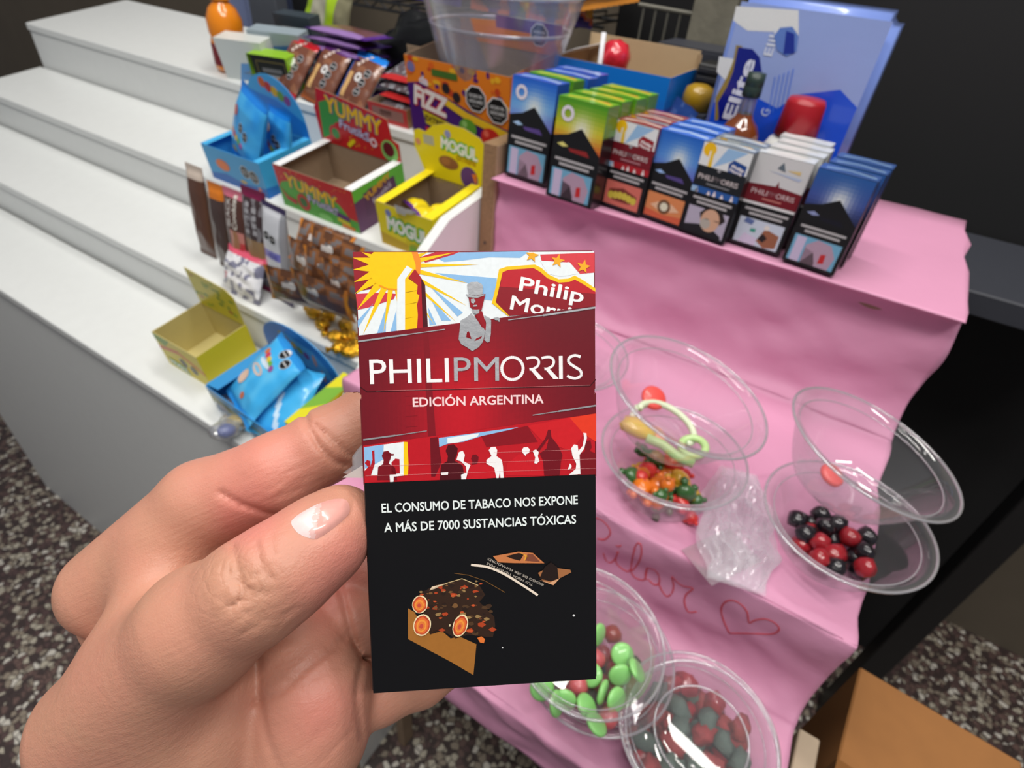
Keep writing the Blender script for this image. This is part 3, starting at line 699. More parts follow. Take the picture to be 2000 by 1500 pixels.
# skin tones: paler on the side of the index, redder at pads and tip
def skin():
    m = bpy.data.materials.new('skin'); m.use_nodes = True; nt = m.node_tree; b = nt.nodes['Principled BSDF']; L = nt.links; N = nt.nodes.new
    tc = N('ShaderNodeTexCoord'); at_ = N('ShaderNodeAttribute'); at_.attribute_name = 'blush'
    nz_ = N('ShaderNodeTexNoise'); nz_.inputs['Scale'].default_value = 70; nz_.inputs['Detail'].default_value = 4; L.new(tc.outputs['Object'], nz_.inputs['Vector'])
    ad = N('ShaderNodeMath'); ad.operation = 'MULTIPLY_ADD'; ad.inputs[1].default_value = .5; L.new(nz_.outputs['Fac'], ad.inputs[0]); L.new(at_.outputs['Fac'], ad.inputs[2])
    r = N('ShaderNodeValToRGB'); r.color_ramp.elements[0].position = .15; r.color_ramp.elements[0].color = lin((190, 138, 114)) + (1,)
    r.color_ramp.elements[1].position = .95; r.color_ramp.elements[1].color = lin((210, 132, 118)) + (1,)
    L.new(ad.outputs[0], r.inputs[0]); L.new(r.outputs[0], b.inputs['Base Color'])
    b.inputs['Roughness'].default_value = .46; b.inputs['Specular IOR Level'].default_value = .4
    b.inputs['Subsurface Weight'].default_value = .25; b.inputs['Subsurface Radius'].default_value = (.004, .0016, .001); b.inputs['Subsurface Scale'].default_value = 1.0
    v = N('ShaderNodeTexVoronoi'); v.inputs['Scale'].default_value = 1400; v.feature = 'DISTANCE_TO_EDGE'; L.new(tc.outputs['Object'], v.inputs['Vector'])
    n2 = N('ShaderNodeTexNoise'); n2.inputs['Scale'].default_value = 420; n2.inputs['Detail'].default_value = 5; L.new(tc.outputs['Object'], n2.inputs['Vector'])
    mx = N('ShaderNodeMath'); mx.operation = 'MULTIPLY_ADD'; mx.inputs[1].default_value = .5; L.new(v.outputs['Distance'], mx.inputs[0]); L.new(n2.outputs['Fac'], mx.inputs[2])
    along = RIGHT * .91 + UP * .41; perp = RIGHT * -.41 + UP * .91
    cmb = N('ShaderNodeCombineXYZ')
    for k_, (v_, s_) in enumerate(((along, 60.), (perp, 950.), (FWD, 950.))):
        dt = N('ShaderNodeVectorMath'); dt.operation = 'DOT_PRODUCT'; dt.inputs[1].default_value = v_ * s_; L.new(tc.outputs['Object'], dt.inputs[0]); L.new(dt.outputs['Value'], cmb.inputs[k_])
    n3 = N('ShaderNodeTexNoise'); n3.inputs['Scale'].default_value = 1.0; n3.inputs['Detail'].default_value = 2; L.new(cmb.outputs[0], n3.inputs['Vector'])
    m3 = N('ShaderNodeMath'); m3.operation = 'MULTIPLY_ADD'; m3.inputs[1].default_value = .8; L.new(n3.outputs['Fac'], m3.inputs[0]); L.new(mx.outputs[0], m3.inputs[2])
    w_ = N('ShaderNodeAttribute'); w_.attribute_name = 'wrinkle'
    v2 = N('ShaderNodeTexVoronoi'); v2.feature = 'DISTANCE_TO_EDGE'; v2.inputs['Scale'].default_value = 330; L.new(tc.outputs['Object'], v2.inputs['Vector'])
    mn = N('ShaderNodeMath'); mn.operation = 'MINIMUM'; mn.inputs[1].default_value = .22; L.new(v2.outputs['Distance'], mn.inputs[0])
    wm = N('ShaderNodeMath'); wm.operation = 'MULTIPLY'; L.new(mn.outputs[0], wm.inputs[0]); L.new(w_.outputs['Fac'], wm.inputs[1])
    m4 = N('ShaderNodeMath'); m4.operation = 'MULTIPLY_ADD'; m4.inputs[1].default_value = 4.0; L.new(wm.outputs[0], m4.inputs[0]); L.new(m3.outputs[0], m4.inputs[2])
    bp = N('ShaderNodeBump'); bp.inputs['Strength'].default_value = .26; bp.inputs['Distance'].default_value = .0006; L.new(m4.outputs[0], bp.inputs['Height']); L.new(bp.outputs['Normal'], b.inputs['Normal'])
    return m
hand = mk('person_hand', HW.tolist(), HF.tolist(), skin(), None, smooth=True)
tag(hand, 'bare left hand gripping the upright cigarette pack between thumb and fingers', 'hand')
hx = HV[:, 0] / HV[:, 2] * FPX + 1000; hy = HV[:, 1] / HV[:, 2] * FPX + 750
def blob(x, y, r): return np.exp(-((hx - x) ** 2 + (hy - y) ** 2) / r ** 2)
bl = .55 * blob(500, 900, 110) + .5 * blob(620, 1380, 90) + .6 * blob(690, 1080, 70) + .8 * blob(480, 1020, 60) + .5 * blob(640, 1170, 70) - .25 * blob(480, 1130, 80)
ba = hand.data.attributes.new('blush', 'FLOAT', 'POINT'); ba.data.foreach_set('value', bl.astype(np.float32))
wa = hand.data.attributes.new('wrinkle', 'FLOAT', 'POINT'); wa.data.foreach_set('value', np.clip(blob(455, 1140, 85) + .35 * blob(600, 1330, 110), 0, 1).astype(np.float32))
# thumb nail, curved over the thumb
hb = BVHTree.FromPolygons([Vector(v) for v in HW], HF.tolist())
outl = smoothline([p + (0,) for p in nail_px], 4, True); cxn = sum(p.x for p in outl) / len(outl); cyn = sum(p.y for p in outl) / len(outl)
NV, NF, NC = [], [], []; rings = 9; no = len(outl)
for r_ in range(rings + 1):
    t = 1 - r_ / rings
    for p in outl:
        x, y = cxn + (p.x - cxn) * t, cyn + (p.y - cyn) * t
        rd = ray(x, y).normalized(); h = hb.ray_cast(Vector((0, 0, 0)), rd)
        if h[0] is None: h = (at(x, y, 125), -rd)
        nn_ = h[1] if h[1].dot(rd) < 0 else -h[1]
        NV.append(h[0] + nn_ * (0.05 + .75 * (1 - t ** 4) ** .6) if True else None)
for r_ in range(rings):
    for k in range(no):
        a = r_ * no + k; b_ = r_ * no + (k + 1) % no; NF.append([a, b_, b_ + no, a + no])
        t = 1 - (r_ + .5) / rings; x = cxn + (outl[k].x - cxn) * t; y = cyn + (outl[k].y - cyn) * t
        lun = (x - 612) + (y - 1030) * .15
        NC.append(lin((232, 208, 206)) if lun < -2 else lin((222, 160, 150)) if lun > 8 else lin((226, 182, 176)))
for it in range(6):
    N2 = [v.copy() for v in NV]
    for r_ in range(1, rings):
        for k in range(no):
            i = r_ * no + k; N2[i] = (NV[i] * 2 + NV[r_ * no + (k + 1) % no] + NV[r_ * no + (k - 1) % no] + NV[i - no] + NV[i + no]) / 6
    NV = N2
nl = mk('thumb_nail', NV, NF, print_mat('nail', .22, coat=.4), None, smooth=True, cols=NC, label='pink thumb nail with a pale base')
nl.parent = hand; nl.location = (0, 0, 0)
# ================================================================ white tiered shelf on the left
TILT = 8.5; TT = math.tan(math.radians(TILT))
TIER = {1: (610, -225, 210), 2: (480, -320, 128), 3: (360, -396, 118), 4: (240, -470, 118)}   # front edge y, z, depth
SX0, SX1 = -1500.0, -377.0
shelf = thing('tiered_shelf', 'white laminate tiered candy shelf with slanted end panel', 'shelf', (0, 0, -1250))
def SL(g): return xf(g, None, (0, 0, 1250))
for k, (y, z, dp) in TIER.items():
    V, F = boxg(SX0, SX1, 0, dp, -12, 0, 1.2)
    V = [(v[0], y + v[1], z + v[2] + v[1] * TT) for v in V]
    mk('shelf_board', *SL((V, F)), WHITE, shelf)
    yn, zn = (y, z) if k == 4 else (y, z)
    if k < 4:
        y2, z2, d2 = TIER[k + 1]; zb = z2 + (y - y2) * TT
        mk('riser', *SL(boxg(SX0, SX1, y + 3, y + 12, zb - 8, z - 10, .8)), WHITE, shelf)
mk('front_panel', *SL(boxg(SX0, SX1, 246, 258, -1250, -480, 1)), WHITE, shelf)
pts = [(230, -1250), (230, -470), (262, -452)] + [(onX(px, py, -364).y, onX(px, py, -364).z) for px, py in ((835, 490), (878, 430), (938, 386))] + [(640, -226), (820, -170), (820, -1250)]
V, F = extrude(pts, 12)      # x<-y, thickness along y -> turn so that the outline lies in y,z
mk('end_panel', *SL(([(-376 + v[1], v[0], v[2]) for v in V], [f[::-1] for f in F])), WHITE, shelf)
board = thing('particle_board', 'brown particle board standing on edge between white shelf and pink stand', 'board', (-353, 538, -1250))
OSB = mat('raw particle board', (142, 112, 80), 0.85, var=0.35, scale=260, bump=.5, bscale=400)
mk('board_core', *boxg(-8.5, 8.5, 0, 260, 0, 1250 - 186, .6), OSB, board)
mk('laminate_face', *boxg(8.5, 9.3, 1, 259, 0, 1250 - 187), mat('tan board face', (176, 150, 120), .6), board)
mk('nail', *xf(lathe([(0.01, 0), (1.6, 0), (1.6, 1), (.01, 1)], 10), Matrix.Rotation(math.radians(90), 3, 'X'), (0, .2, 1250 - 300)), mat('steel', (90, 90, 92), .4, metal=.9), board)
def tier(k, px, py, back=None):
    """point on the tilted board of tier k seen at a pixel, or at a given distance behind its front edge"""
    y, z, dp = TIER[k]
    if back is not None: return onY(px, py, y + back).xz, None
    n = Vector((0, -math.sin(math.radians(TILT)), math.cos(math.radians(TILT))))
    return onP(px, py, (0, y, z), n)
def on_tier(k, x, back): y, z, dp = TIER[k]; return Vector((x, y + back, z + back * TT))

# ---------------------------------------------------------------- building blocks for goods
def mmsurf(w): return lambda u, v, k: (u - w / 2, -k, v)
def rightsurf(w): return lambda u, v, k: (w / 2 + k, u, v)
def leftsurf(w, d): return lambda u, v, k: (-w / 2 - k, d - u, v)
def topsurf(w, h): return lambda u, v, k: (u - w / 2, v, h + k)
def octagon(I, x, y, r, l1='EXCESO EN', l2='AZÚCARES'):
    I.disc(x, y, r * 1.12, (225, 225, 225), n=8, a0=math.pi / 8); I.up(); I.disc(x, y, r, (14, 14, 16), n=8, a0=math.pi / 8); I.up()
    I.text(l1, x, y + r * .12, r * .26, (225, 225, 225), width=r * 1.35, align='C', bold=.02); I.text(l2, x, y - r * .32, r * .26, (225, 225, 225), width=r * 1.45, align='C', bold=.02)
    I.text('MINISTERIO', x, y - r * .62, r * .12, (200, 200, 200), width=r * .8, align='C')
def open_box(name, label, cat, fbl, R, w, d, h, edge, front_art, right_art=None, left_col=None, header=None, group=None, back_h=None, card=None, flaps=None, th=1.0):
    """open-topped display box; fbl = front bottom left corner"""
    o = Vector(fbl) + R @ Vector((w / 2, 0, 0)); t = thing(name, label, cat, o, R, group)
    c = card or CARD
    fp = mk('front_panel', *boxg(-w / 2, w / 2, .02, th, 0, h, .15), c, t); bh = back_h or h
    bp = mk('back_panel', *boxg(-w / 2, w / 2, d - th, d, 0, bh, .15), c, t)
    lp = mk('side_panel', *boxg(-w / 2 + .02, -w / 2 + th, th, d - th, 0, h, .15), c, t)
    rp = mk('side_panel', *boxg(w / 2 - th, w / 2 - .02, th, d - th, 0, h, .15), c, t)
    mk('base_panel', *boxg(-w / 2 + th, w / 2 - th, th, d - th, 0, th), c, t)
    I = Ink(mmsurf(w), .08); front_art(I, w, h); I.done(fp, PRINT)
    J = Ink(rightsurf(w), .08)
    if right_art: right_art(J, d, h)
    else: J.rect(0, 0, d, h, edge)
    J.done(rp, PRINT)
    K = Ink(leftsurf(w, d), .08); K.rect(0, 0, d, h, left_col or edge); K.done(lp, PRINT)
    if flaps:
        fw, fc = flaps; fm = mat('flap %d %d %d' % fc, fc, .5)
        for s in (-1, 1): mk('side_flap', *boxg(min(s * w / 2, s * (w / 2 - fw)), max(s * w / 2, s * (w / 2 - fw)), th, d - th, h - .6, h + .2, .1), fm, t)
    if header:
        outline, art, dy = header
        hd = mk('header_card', *xf(extrude(outline, 1.0), None, (0, dy, 0)), c, t)
        I = Ink(lambda u, v, k: (u, dy - k, v), .08); I.poly(outline, art[0]); I.up(); art[1](I); I.done(hd, PRINT)
    return t
def arch(w, z0, z1, n=14, flat=.35):
    """header outline: straight sides up to a share of the height, then a curved top"""
    zs = z0 + (z1 - z0) * flat
    return [(-w / 2, z0), (w / 2, z0), (w / 2, zs)] + [(w / 2 * math.cos(math.pi * k / n), zs + (z1 - zs) * math.sin(math.pi * k / n)) for k in range(1, n)] + [(-w / 2, zs)]
def pillow(name, label, cat, o, R, w, h, t, colf, texts=(), nu=26, nv=36, group=None, crimp=.06, m=None, seed=1, parent=None, wrink=.6):
    """sealed film bag: bulging front and back, flat crimped ends"""
    th = thing(name, label, cat, o, R, group) if parent is None else parent
    def bul(u, v):
        e = max(0.0, min(1.0, min(v, 1 - v) / crimp - 1.0)) if min(v, 1 - v) < 2 * crimp else 1.0
        a = max(0, 1 - abs(2 * u - 1) ** 3.2) ** .55; b = min(1, (max(0, min(v, 1 - v) - crimp) / .22)) ** .5 if min(v, 1 - v) > crimp else 0
        return t / 2 * a * b
    def surf(u, v, k, s=-1):
        n_ = noise.noise(Vector((u * 5, v * 6, seed * 3.1))) * wrink + noise.noise(Vector((u * 2.5 + v * 7, v * 3, seed * 1.7 + 9))) * wrink * .8
        zg = (.5 * math.sin(u * w * 2.2)) if min(v, 1 - v) < .012 else 0
        nar = 1 - .06 * (bul(.5, v) / (t / 2 + 1e-6))
        return ((u - .5) * w * nar, s * (bul(u, v) + .25 + k) + n_ * (1 if bul(u, v) > .2 else .3), v * h + zg)
    V, F, C = [], [], []
    for s in (-1, 1):
        b = len(V)
        for j in range(nv + 1):
            for i in range(nu + 1): V.append(surf(i / nu, j / nv, 0, s))
        for j in range(nv):
            for i in range(nu):
                a = b + j * (nu + 1) + i; q = [a, a + 1, a + nu + 2, a + nu + 1]
                F.append(q if s < 0 else q[::-1]); C.append(lin(colf((i + .5) / nu, (j + .5) / nv)))
    mk('wrapper', V, F, m or FILM, th, smooth=True, cols=C)
    if texts:
        for q_, fn in enumerate(texts):
            I = Ink(lambda u, v, k: surf(u, v, k), .3); I.h = .25 + .06 * q_; fn(I)
            I.done(th, FILM, 'printed_mark')
    return th
def utext(s, u, v, hgt, c, width, w, h, ang=0, bold=.03):
    """text for a bag given in 0..1 units"""
    def f(I):
        a = math.radians(ang)
        v_, f_ = text_tris(s, bold); q = v_ * [hgt / .7, hgt / .7, 1]; q = q - [q[:, 0].min(), 0, 0]; q[:, 0] *= width / max(1e-6, q[:, 0].max()); n = len(I.V)
        for p in q:
            x, y = p[0] * math.cos(a) - p[1] * math.sin(a), p[0] * math.sin(a) + p[1] * math.cos(a)
            I.V.append(I.surf(min(.97, max(.03, u + x / w)), min(.97, max(.03, v + y / h)), I.h))
        for t in f_: I.F.append([n + i for i in t]); I.C.append(lin(c))
    return f
def ustripe(n, u, v, hgt, c, width, w, h, ang=0):
    """row of blurred letter-like strokes"""
    def f(I):
        a = math.radians(ang); st = width / n
        for k in range(n):
            q = [(k * st, 0), (k * st + st * .7, 0), (k * st + st * .7, hgt * (.8 + .2 * (k % 2))), (k * st, hgt)]
            I.poly([(min(.97, max(.03, u + (x * math.cos(a) - y * math.sin(a)) / w)), min(.97, max(.03, v + (x * math.sin(a) + y * math.cos(a)) / h))) for x, y in q], c)
    return f
def udisc(u, v, r, c, w, h, n=14, ry=None):
    def f(I):
        I.up(.3); I.poly([(min(.98, max(.02, u + r / w * math.cos(2 * math.pi * k / n))), min(.98, max(.02, v + (ry or r) / h * math.sin(2 * math.pi * k / n)))) for k in range(n)], c)
    return f
def uoct(u, v, r, w, h):
    def f(I):
        for k, c in ((1.12, (215, 218, 222)), (1, (20, 20, 22))):
            I.up(.3); I.poly([(u + r * k / w * math.cos(math.pi / 8 + q * math.pi / 4), v + r * k / h * math.sin(math.pi / 8 + q * math.pi / 4)) for q in range(8)], c)
        I.up(.3); I.poly([(u - r * .75 / w, v - r * .1 / h), (u + r * .75 / w, v - r * .1 / h), (u + r * .75 / w, v + r * .12 / h), (u - r * .75 / w, v + r * .12 / h)], (200, 200, 200))
    return f
RT = basis(0, TILT)

# ================================================================ middle tier
def yummy_art(I, w, h, small=False):
    I.rect(0, 0, w, h, (84, 172, 62)); I.up()
    I.poly([(0, h), (0, h * .45), (w * .06, h * .62), (w * .3, h * .8), (w * .62, h * .7), (w * .8, h * .55), (w * .9, h * .3), (w, h * .28), (w, h)], (196, 34, 40)); I.up()
    for k in range(26):
        x, y = random.uniform(.02, .97) * w, random.uniform(.6, .97) * h
        if y > h * .72 or x > w * .8: I.disc(x, y, random.uniform(.5, 1.3), (226, 170, 50), n=6)
    I.up()
    for b, c in ((.075, (110, 112, 124)), (.03, (236, 190, 20))): I.text('YUMMY', w * .12, h * .58, h * .3, c, width=w * .66, ang=-6, bold=b); I.up()
    for b, c in ((.06, (90, 84, 120)), (.02, (196, 190, 220))): I.text('FrutikS', w * .38, h * .36, h * .17, c, width=w * .4, ang=-6, bold=b); I.up()
    I.disc(w * .31, h * .28, h * .2, (196, 50, 50)); I.up(); I.disc(w * .31, h * .28, h * .12, (52, 110, 50)); I.up()
    I.poly([(w * .02, h * .5), (w * .1, h * .3), (w * .22, h * .26), (w * .2, h * .14), (w * .08, h * .22)], (190, 48, 52))
    I.disc(w * .58, h * .1, w * .09, (130, 206, 110), ry=h * .09)
    I.poly([(w * .74, h * .26), (w * .9, h * .22), (w * .9, h * .32), (w * .76, h * .36)], (96, 30, 120)); I.poly([(w * .74, h * .14), (w * .9, h * .1), (w * .9, h * .19), (w * .75, h * .24)], (214, 206, 40)); I.poly([(w * .78, h * .03), (w * .94, h * .02), (w * .95, h * .09), (w * .79, h * .12)], (230, 130, 40))
def yummy_side(I, d, h):
    I.rect(0, 0, d, h, (92, 52, 96)); I.up(); I.poly([(0, h), (0, h * .72), (d * .15, h * .75), (d * .3, h * .86), (d * .8, h * .82), (d * .85, h * .3), (d, h * .3), (d, h)], (96, 176, 64)); I.up()
    I.rect(d * .18, h * .28, d * .8, h * .82, (84, 48, 90)); I.up()
    I.text('YUMMY', d * .2, h * .62, h * .14, (200, 150, 50), width=d * .55, ang=14, bold=.05); I.text('FrutikS', d * .34, h * .48, h * .12, (170, 160, 190), width=d * .4, ang=14, bold=.03); I.disc(d * .42, h * .3, h * .1, (136, 160, 60))
yb = onY(556, 397, 487); yw = 138.0
yum_o = on_tier(2, yb.x, 7)
def yh_art(I):
    I.poly([(-yw / 2, 58), (-yw / 2 + 6, 106), (-30, 118), (4, 100), (-40, 84), (-52, 66)], (70, 150, 66)); I.up()
    for k in range(22): I.disc(random.uniform(-20, yw / 2 - 3), random.uniform(60, 74), random.uniform(.6, 1.5), (226, 170, 50), n=6)
    I.up()
    for b, c in ((.08, (112, 100, 140)), (.03, (236, 190, 20))): I.text('YUMMY', -52, 98, 20, c, width=96, ang=-8, bold=b); I.up()
    for b, c in ((.06, (90, 84, 130)), (.02, (206, 198, 228))): I.text('FrutikS', -32, 81, 11, c, width=52, ang=-10, bold=b); I.up()
    I.disc(-42, 70, 11, (200, 52, 52)); I.disc(52, 68, 14, (128, 196, 104)); I.up(); I.disc(-42, 70, 7, (70, 150, 76)); I.disc(51, 70, 9.5, (96, 22, 34)); I.ring(26, 73, 6, 3, (236, 214, 220))
    I.poly([(-24, 60), (-10, 70), (-7, 66), (-20, 56)], (230, 214, 30))
open_box('candy_box', 'red and green open candy box with spotted raised header card', 'candy box', yum_o, basis(0, TILT), yw, 92, 57, (84, 172, 62), yummy_art, yummy_side,
         header=([(-yw / 2 - 4, 54), (yw / 2, 54), (yw / 2, 80), (yw / 2 - 10, 84), (yw / 2 - 14, 108), (yw / 2 - 40, 112), (-12, 118), (-yw / 2 + 6, 124), (-yw / 2 + 2, 106), (-yw / 2 - 5, 98)], ((196, 34, 40), yh_art), 90.5), flaps=(13, (232, 232, 232)))
c = yum_o + basis(0, TILT) @ Vector((yw / 2, 0, 0))
for i, (x, y) in enumerate(((-20, 40), (12, 58), (30, 34))):
    pillow('candy_sachet', ['flat dark candy sachet at the back of the red and green box', 'flat dark candy sachet in the middle of the red and green box', 'flat dark candy sachet by the right wall of the red and green box'][i], 'candy', c + RT @ Vector((x, y, 4 + i * .5)), RT @ basis(40 * i, 78), 34, 40, 8, lambda u, v: (88, 66, 96) if v > .3 else (120, 104, 74), seed=i, nu=10, nv=12, group='sachets in the red and green box')
# yellow MOGUL box
mb = onY(746, 486, 487); mw = 84.0; mo = on_tier(2, mb.x + 2, 7)
def mogul_art(I, w, h):
    I.rect(0, 0, w, h, (236, 218, 26)); I.up(); I.poly([(0, 0), (w * .5, 0), (w * .52, h * .2), (0, h * .3)], (206, 170, 20)); I.poly([(w * .5, 0), (w, 0), (w, h * .34), (w * .55, h * .24)], (120, 176, 50)); I.up()
    for b, c in ((.16, (70, 176, 40)), (.05, (244, 246, 240))): I.text('MOGUL', w * .16, h * .44, h * .3, c, width=w * .74, ang=-4, bold=b); I.up()
    I.text('EXTREME', w * .48, h * .2, h * .12, (220, 200, 20), width=w * .4, ang=-4, bold=.03); I.disc(w * .22, h * .82, h * .08, (120, 130, 190))
def mh(I):
    for b, c in ((.16, (84, 186, 50)), (.05, (244, 246, 242))): I.text('MOGUL', -14, 91, 13, c, width=54, ang=-5, bold=b); I.up()
    I.text('EXTREME', 9, 81, 6, (190, 150, 20), width=28, ang=-4, bold=.05); I.disc(-2, 109, 4.5, (150, 156, 206)); I.rect(-40, 90, -24, 101, (186, 184, 160)); I.up()
    I.disc(-4, 74, 15, (150, 96, 60), ry=8); I.disc(26, 62, 13, (96, 56, 130), ry=14); I.up(); I.disc(-8, 75, 7, (170, 110, 66), ry=5); I.disc(-49, 90, 4, (226, 150, 110)); I.poly([(30, 68), (38, 70), (36, 56)], (224, 120, 40))
    for k in range(18): I.line([(-46 + k * 5, 46 + 2 * math.sin(k)), (-44 + k * 5, 50)], .7, (206, 186, 20))
open_box('candy_box', 'yellow open candy box with rounded yellow header card by the end panel', 'candy box', mo, RT, mw, 96, 56, (236, 218, 26), mogul_art, flaps=(13, (238, 216, 24)),
         header=([(x_, 50 + (z_ - 50) * .82) for x_, z_ in ((-42, 50), (50, 50), (58, 60), (58, 110), (44, 128), (22, 136), (-4, 136), (-24, 128), (-36, 116), (-46, 118), (-54, 114), (-56, 90), (-50, 74))], ((240, 220, 24), mh), 94.5))
mc = mo + RT @ Vector((mw / 2, 0, 0))
for i, (x, y, z, a) in enumerate(((12, 60, 30, 20), (26, 34, 36, -30), (4, 30, 32, 60), (24, 70, 26, 10), (-18, 66, 22, -20), (-16, 40, 20, 35))):
    pillow('wrapped_candy', ['yellow wrapped candy with purple end, topmost in the yellow end box', 'yellow wrapped candy by the end panel in the yellow end box', 'yellow wrapped candy at the front of the yellow end box', 'yellow wrapped candy at the back of the yellow end box', 'yellow wrapped candy in the shaded corner of the yellow end box', 'yellow wrapped candy lying lowest in the yellow end box'][i], 'candy', mc + RT @ Vector((x, y, z + 2)), RT @ basis(a, 65), 24, 34, 15, lambda u, v: (92, 40, 130) if v > .88 or v < .1 else (232, 206, 30), seed=i + 3, nu=12, nv=16, group='wrapped candies in the yellow end box', crimp=.1)
def slip_art(u, v): return (228, 230, 232)
pillow('paper_slip', 'crumpled white slip of paper inside the yellow end box', 'paper', mc + RT @ Vector((-6, 12, 36)), RT @ basis(10, 35, 20), 26, 36, 3, slip_art, nu=10, nv=12, wrink=2.5, m=print_mat('paper', .7))
# light blue box with bags, cut by the left edge of the photograph
bb = onY(528, 389, 487); bw = 118.0; bo = on_tier(2, bb.x - bw, 6)
def blue_front(I, w, h):
    I.rect(0, 0, w, h, (64, 160, 216)); I.up(); I.poly([(0, 0), (w, 0), (w, h * .28), (w * .6, h * .2), (w * .3, h * .3), (0, h * .18)], (22, 104, 190)); I.up()
    octagon(I, w - 36, h * .58, 8.5); octagon(I, w - 19, h * .52, 8.5); I.disc(w - 46, h * .25, 7, (206, 176, 90), ry=2.4); I.disc(w * .3, h * .55, 14, (226, 120, 60), ry=8); I.disc(w - 14, h * .2, 3, (230, 130, 90))
def blue_right(I, d, h):
    I.rect(0, 0, d, h, (66, 162, 220)); I.up(); I.poly([(0, 0), (d, 0), (d, h * .5), (d * .6, h * .46), (d * .4, h * .2), (0, h * .3)], (24, 108, 194)); I.up(); I.disc(d * .62, h * .52, 8, (200, 130, 60), ry=9); I.disc(d * .72, h * .8, 6, (110, 110, 180), ry=4); I.poly([(d * .8, h * .1), (d * .95, h * .2), (d * .95, h * .02)], (220, 130, 120))
def bh(I):
    I.poly([(-bw / 2, 50), (bw / 2, 50), (bw / 2, 70), (10, 92), (-bw / 2, 100)], (40, 130, 210)); I.up()
    for k, cc in enumerate(((214, 96, 40), (200, 50, 50), (226, 180, 40), (110, 160, 60), (140, 70, 140))): I.disc(-12 + k * 11, 112 - k * 4.2, 7, cc, n=9); 
blue = open_box('candy_box', 'light blue open candy box holding blue bags, left of the red and green box', 'candy box', bo, RT, bw, 92, 50, (66, 162, 220), blue_front, blue_right, header=(arch(bw, 46, 124, flat=.25), ((70, 168, 224), bh), 90.5), card=mat('blue card', (52, 150, 216), .5), flaps=(11, (72, 176, 228)))
bc_ = bo + RT @ Vector((bw / 2, 0, 0))
def bagcol(u, v):
    if v > .9 or v < .06: return (24, 120, 208)
    n_ = noise.noise(Vector((u * 4, v * 4, 2)))
    return mixc((66, 170, 232), (150, 208, 240) if v < .45 else (30, 130, 214), max(0, n_ + .15))
def bag_print(w, h):
    cs = ((214, 104, 40), (206, 44, 90), (232, 196, 40), (110, 180, 50), (190, 90, 160)); L_ = []
    for k, cc in enumerate(cs): L_.append(udisc(.2 + k * .1, .38 - k * .025, 4.2, cc, w, h, 8))
    L_ += [uoct(.5, .5, 6, w, h), uoct(.68, .44, 6, w, h), udisc(.22, .66, 7, (196, 80, 70), w, h), udisc(.3, .14, 7, (226, 196, 60), w, h, ry=4)]
    return L_
pillow('candy_bag', 'shiny light blue candy bag at the front of the light blue box', 'candy bag', bc_ + RT @ Vector((-6, 20, 26)), RT @ basis(-14, -24, 10), 82, 98, 22, bagcol, bag_print(82, 98), group='blue candy bags', seed=5)
pillow('candy_bag', 'shiny light blue candy bag behind, against the right wall of the light blue box', 'candy bag', bc_ + RT @ Vector((28, 50, 16)), RT @ basis(-10, -16, 4), 58, 80, 16, bagcol, bag_print(58, 80), group='blue candy bags', seed=8)

# ================================================================ lower tier: bars, pouches and brown sachets
def bar(px, py, label, w, h, t, colf, texts=(), rz=0, lean=-14, back=30, ry=0, name='candy_bar', cat='candy bar', tierk=3, **kw):
    p = onY(px, py, TIER[tierk][0] + back); p = on_tier(tierk, p.x, back) + Vector((0, 0, 1.5))
    return pillow(name, label, cat, p, basis(rz, TILT + lean, ry), w, h, t, colf, texts, **kw)
def cookie(u, v):
    if v > .93: return (206, 110, 130)
    if v < .06: return (214, 120, 130)
    if abs(u - .55) < .3 and .34 < v < .58: return (168, 120, 84) if (u - .5) ** 2 + (v - .46) ** 2 < .02 else (196, 60, 66) if u > .62 and v < .46 else (200, 130, 120)
    return (84, 50, 40)
bar(476, 522, 'dark brown bar with pale lettering and a strawberry and cream picture', 45, 118, 14, cookie, (utext('Cookies', .62, .6, 8, (226, 220, 210), 42, 45, 118, 90), utext('BLACK', .36, .62, 7, (206, 200, 196), 34, 45, 118, 90), ustripe(3, .45, .12, 6, (200, 200, 200), 20, 45, 118, 90)), back=34)
def maroon(u, v):
    if v > .93 or v < .05: return (120, 22, 66)
    if .3 < v < .52: return (150, 120, 84)
    return (64, 48, 50) if noise.noise(Vector((u * 6, v * 9, 3))) < .12 else (128, 124, 128)
bar(512, 545, 'maroon topped bar with grey lettering between brown and white bars', 42, 128, 14, maroon, (ustripe(5, .4, .58, 8, (170, 168, 172), 40, 42, 128, 90), ustripe(4, .72, .58, 8, (170, 168, 172), 36, 42, 128, 90), ustripe(4, .6, .12, 6, (214, 206, 190), 24, 42, 128, 90)), back=34)
def silver(u, v):
    if v < .06 or v > .94: return (60, 50, 90)
    if u > .86: return (150, 152, 158)
    if v < .24: return (112, 92, 168)
    if .46 < v < .56: return (120, 120, 196)
    return (206, 208, 214) if v > .4 else (140, 104, 74) if u < .5 else (206, 206, 212)
bar(546, 560, 'white and silver pouch bar with purple foot beside brown sachets', 46, 122, 16, silver, (uoct(.34, .7, 5, 38, 122), uoct(.6, .68, 5, 38, 122), ustripe(4, .3, .49, 5, (90, 90, 170), 18, 38, 122)), back=30, rz=-6)
bar(441, 505, 'dark wrapped bar with orange corner, leftmost on the lower tier', 32, 112, 14, lambda u, v: (214, 120, 30) if v > .82 else (74, 56, 52), (), back=40)
bar(405, 488, 'dark wrapped bar with pale top behind the brown bar', 34, 120, 14, lambda u, v: (206, 190, 176) if v > .86 else (92, 60, 46), (), back=46)
def whitebag(u, v):
    if v > .86: return (222, 90, 116)
    n_ = noise.noise(Vector((u * 7, v * 7, 6)))
    return (226, 226, 230) if n_ < .12 else (128, 128, 150)
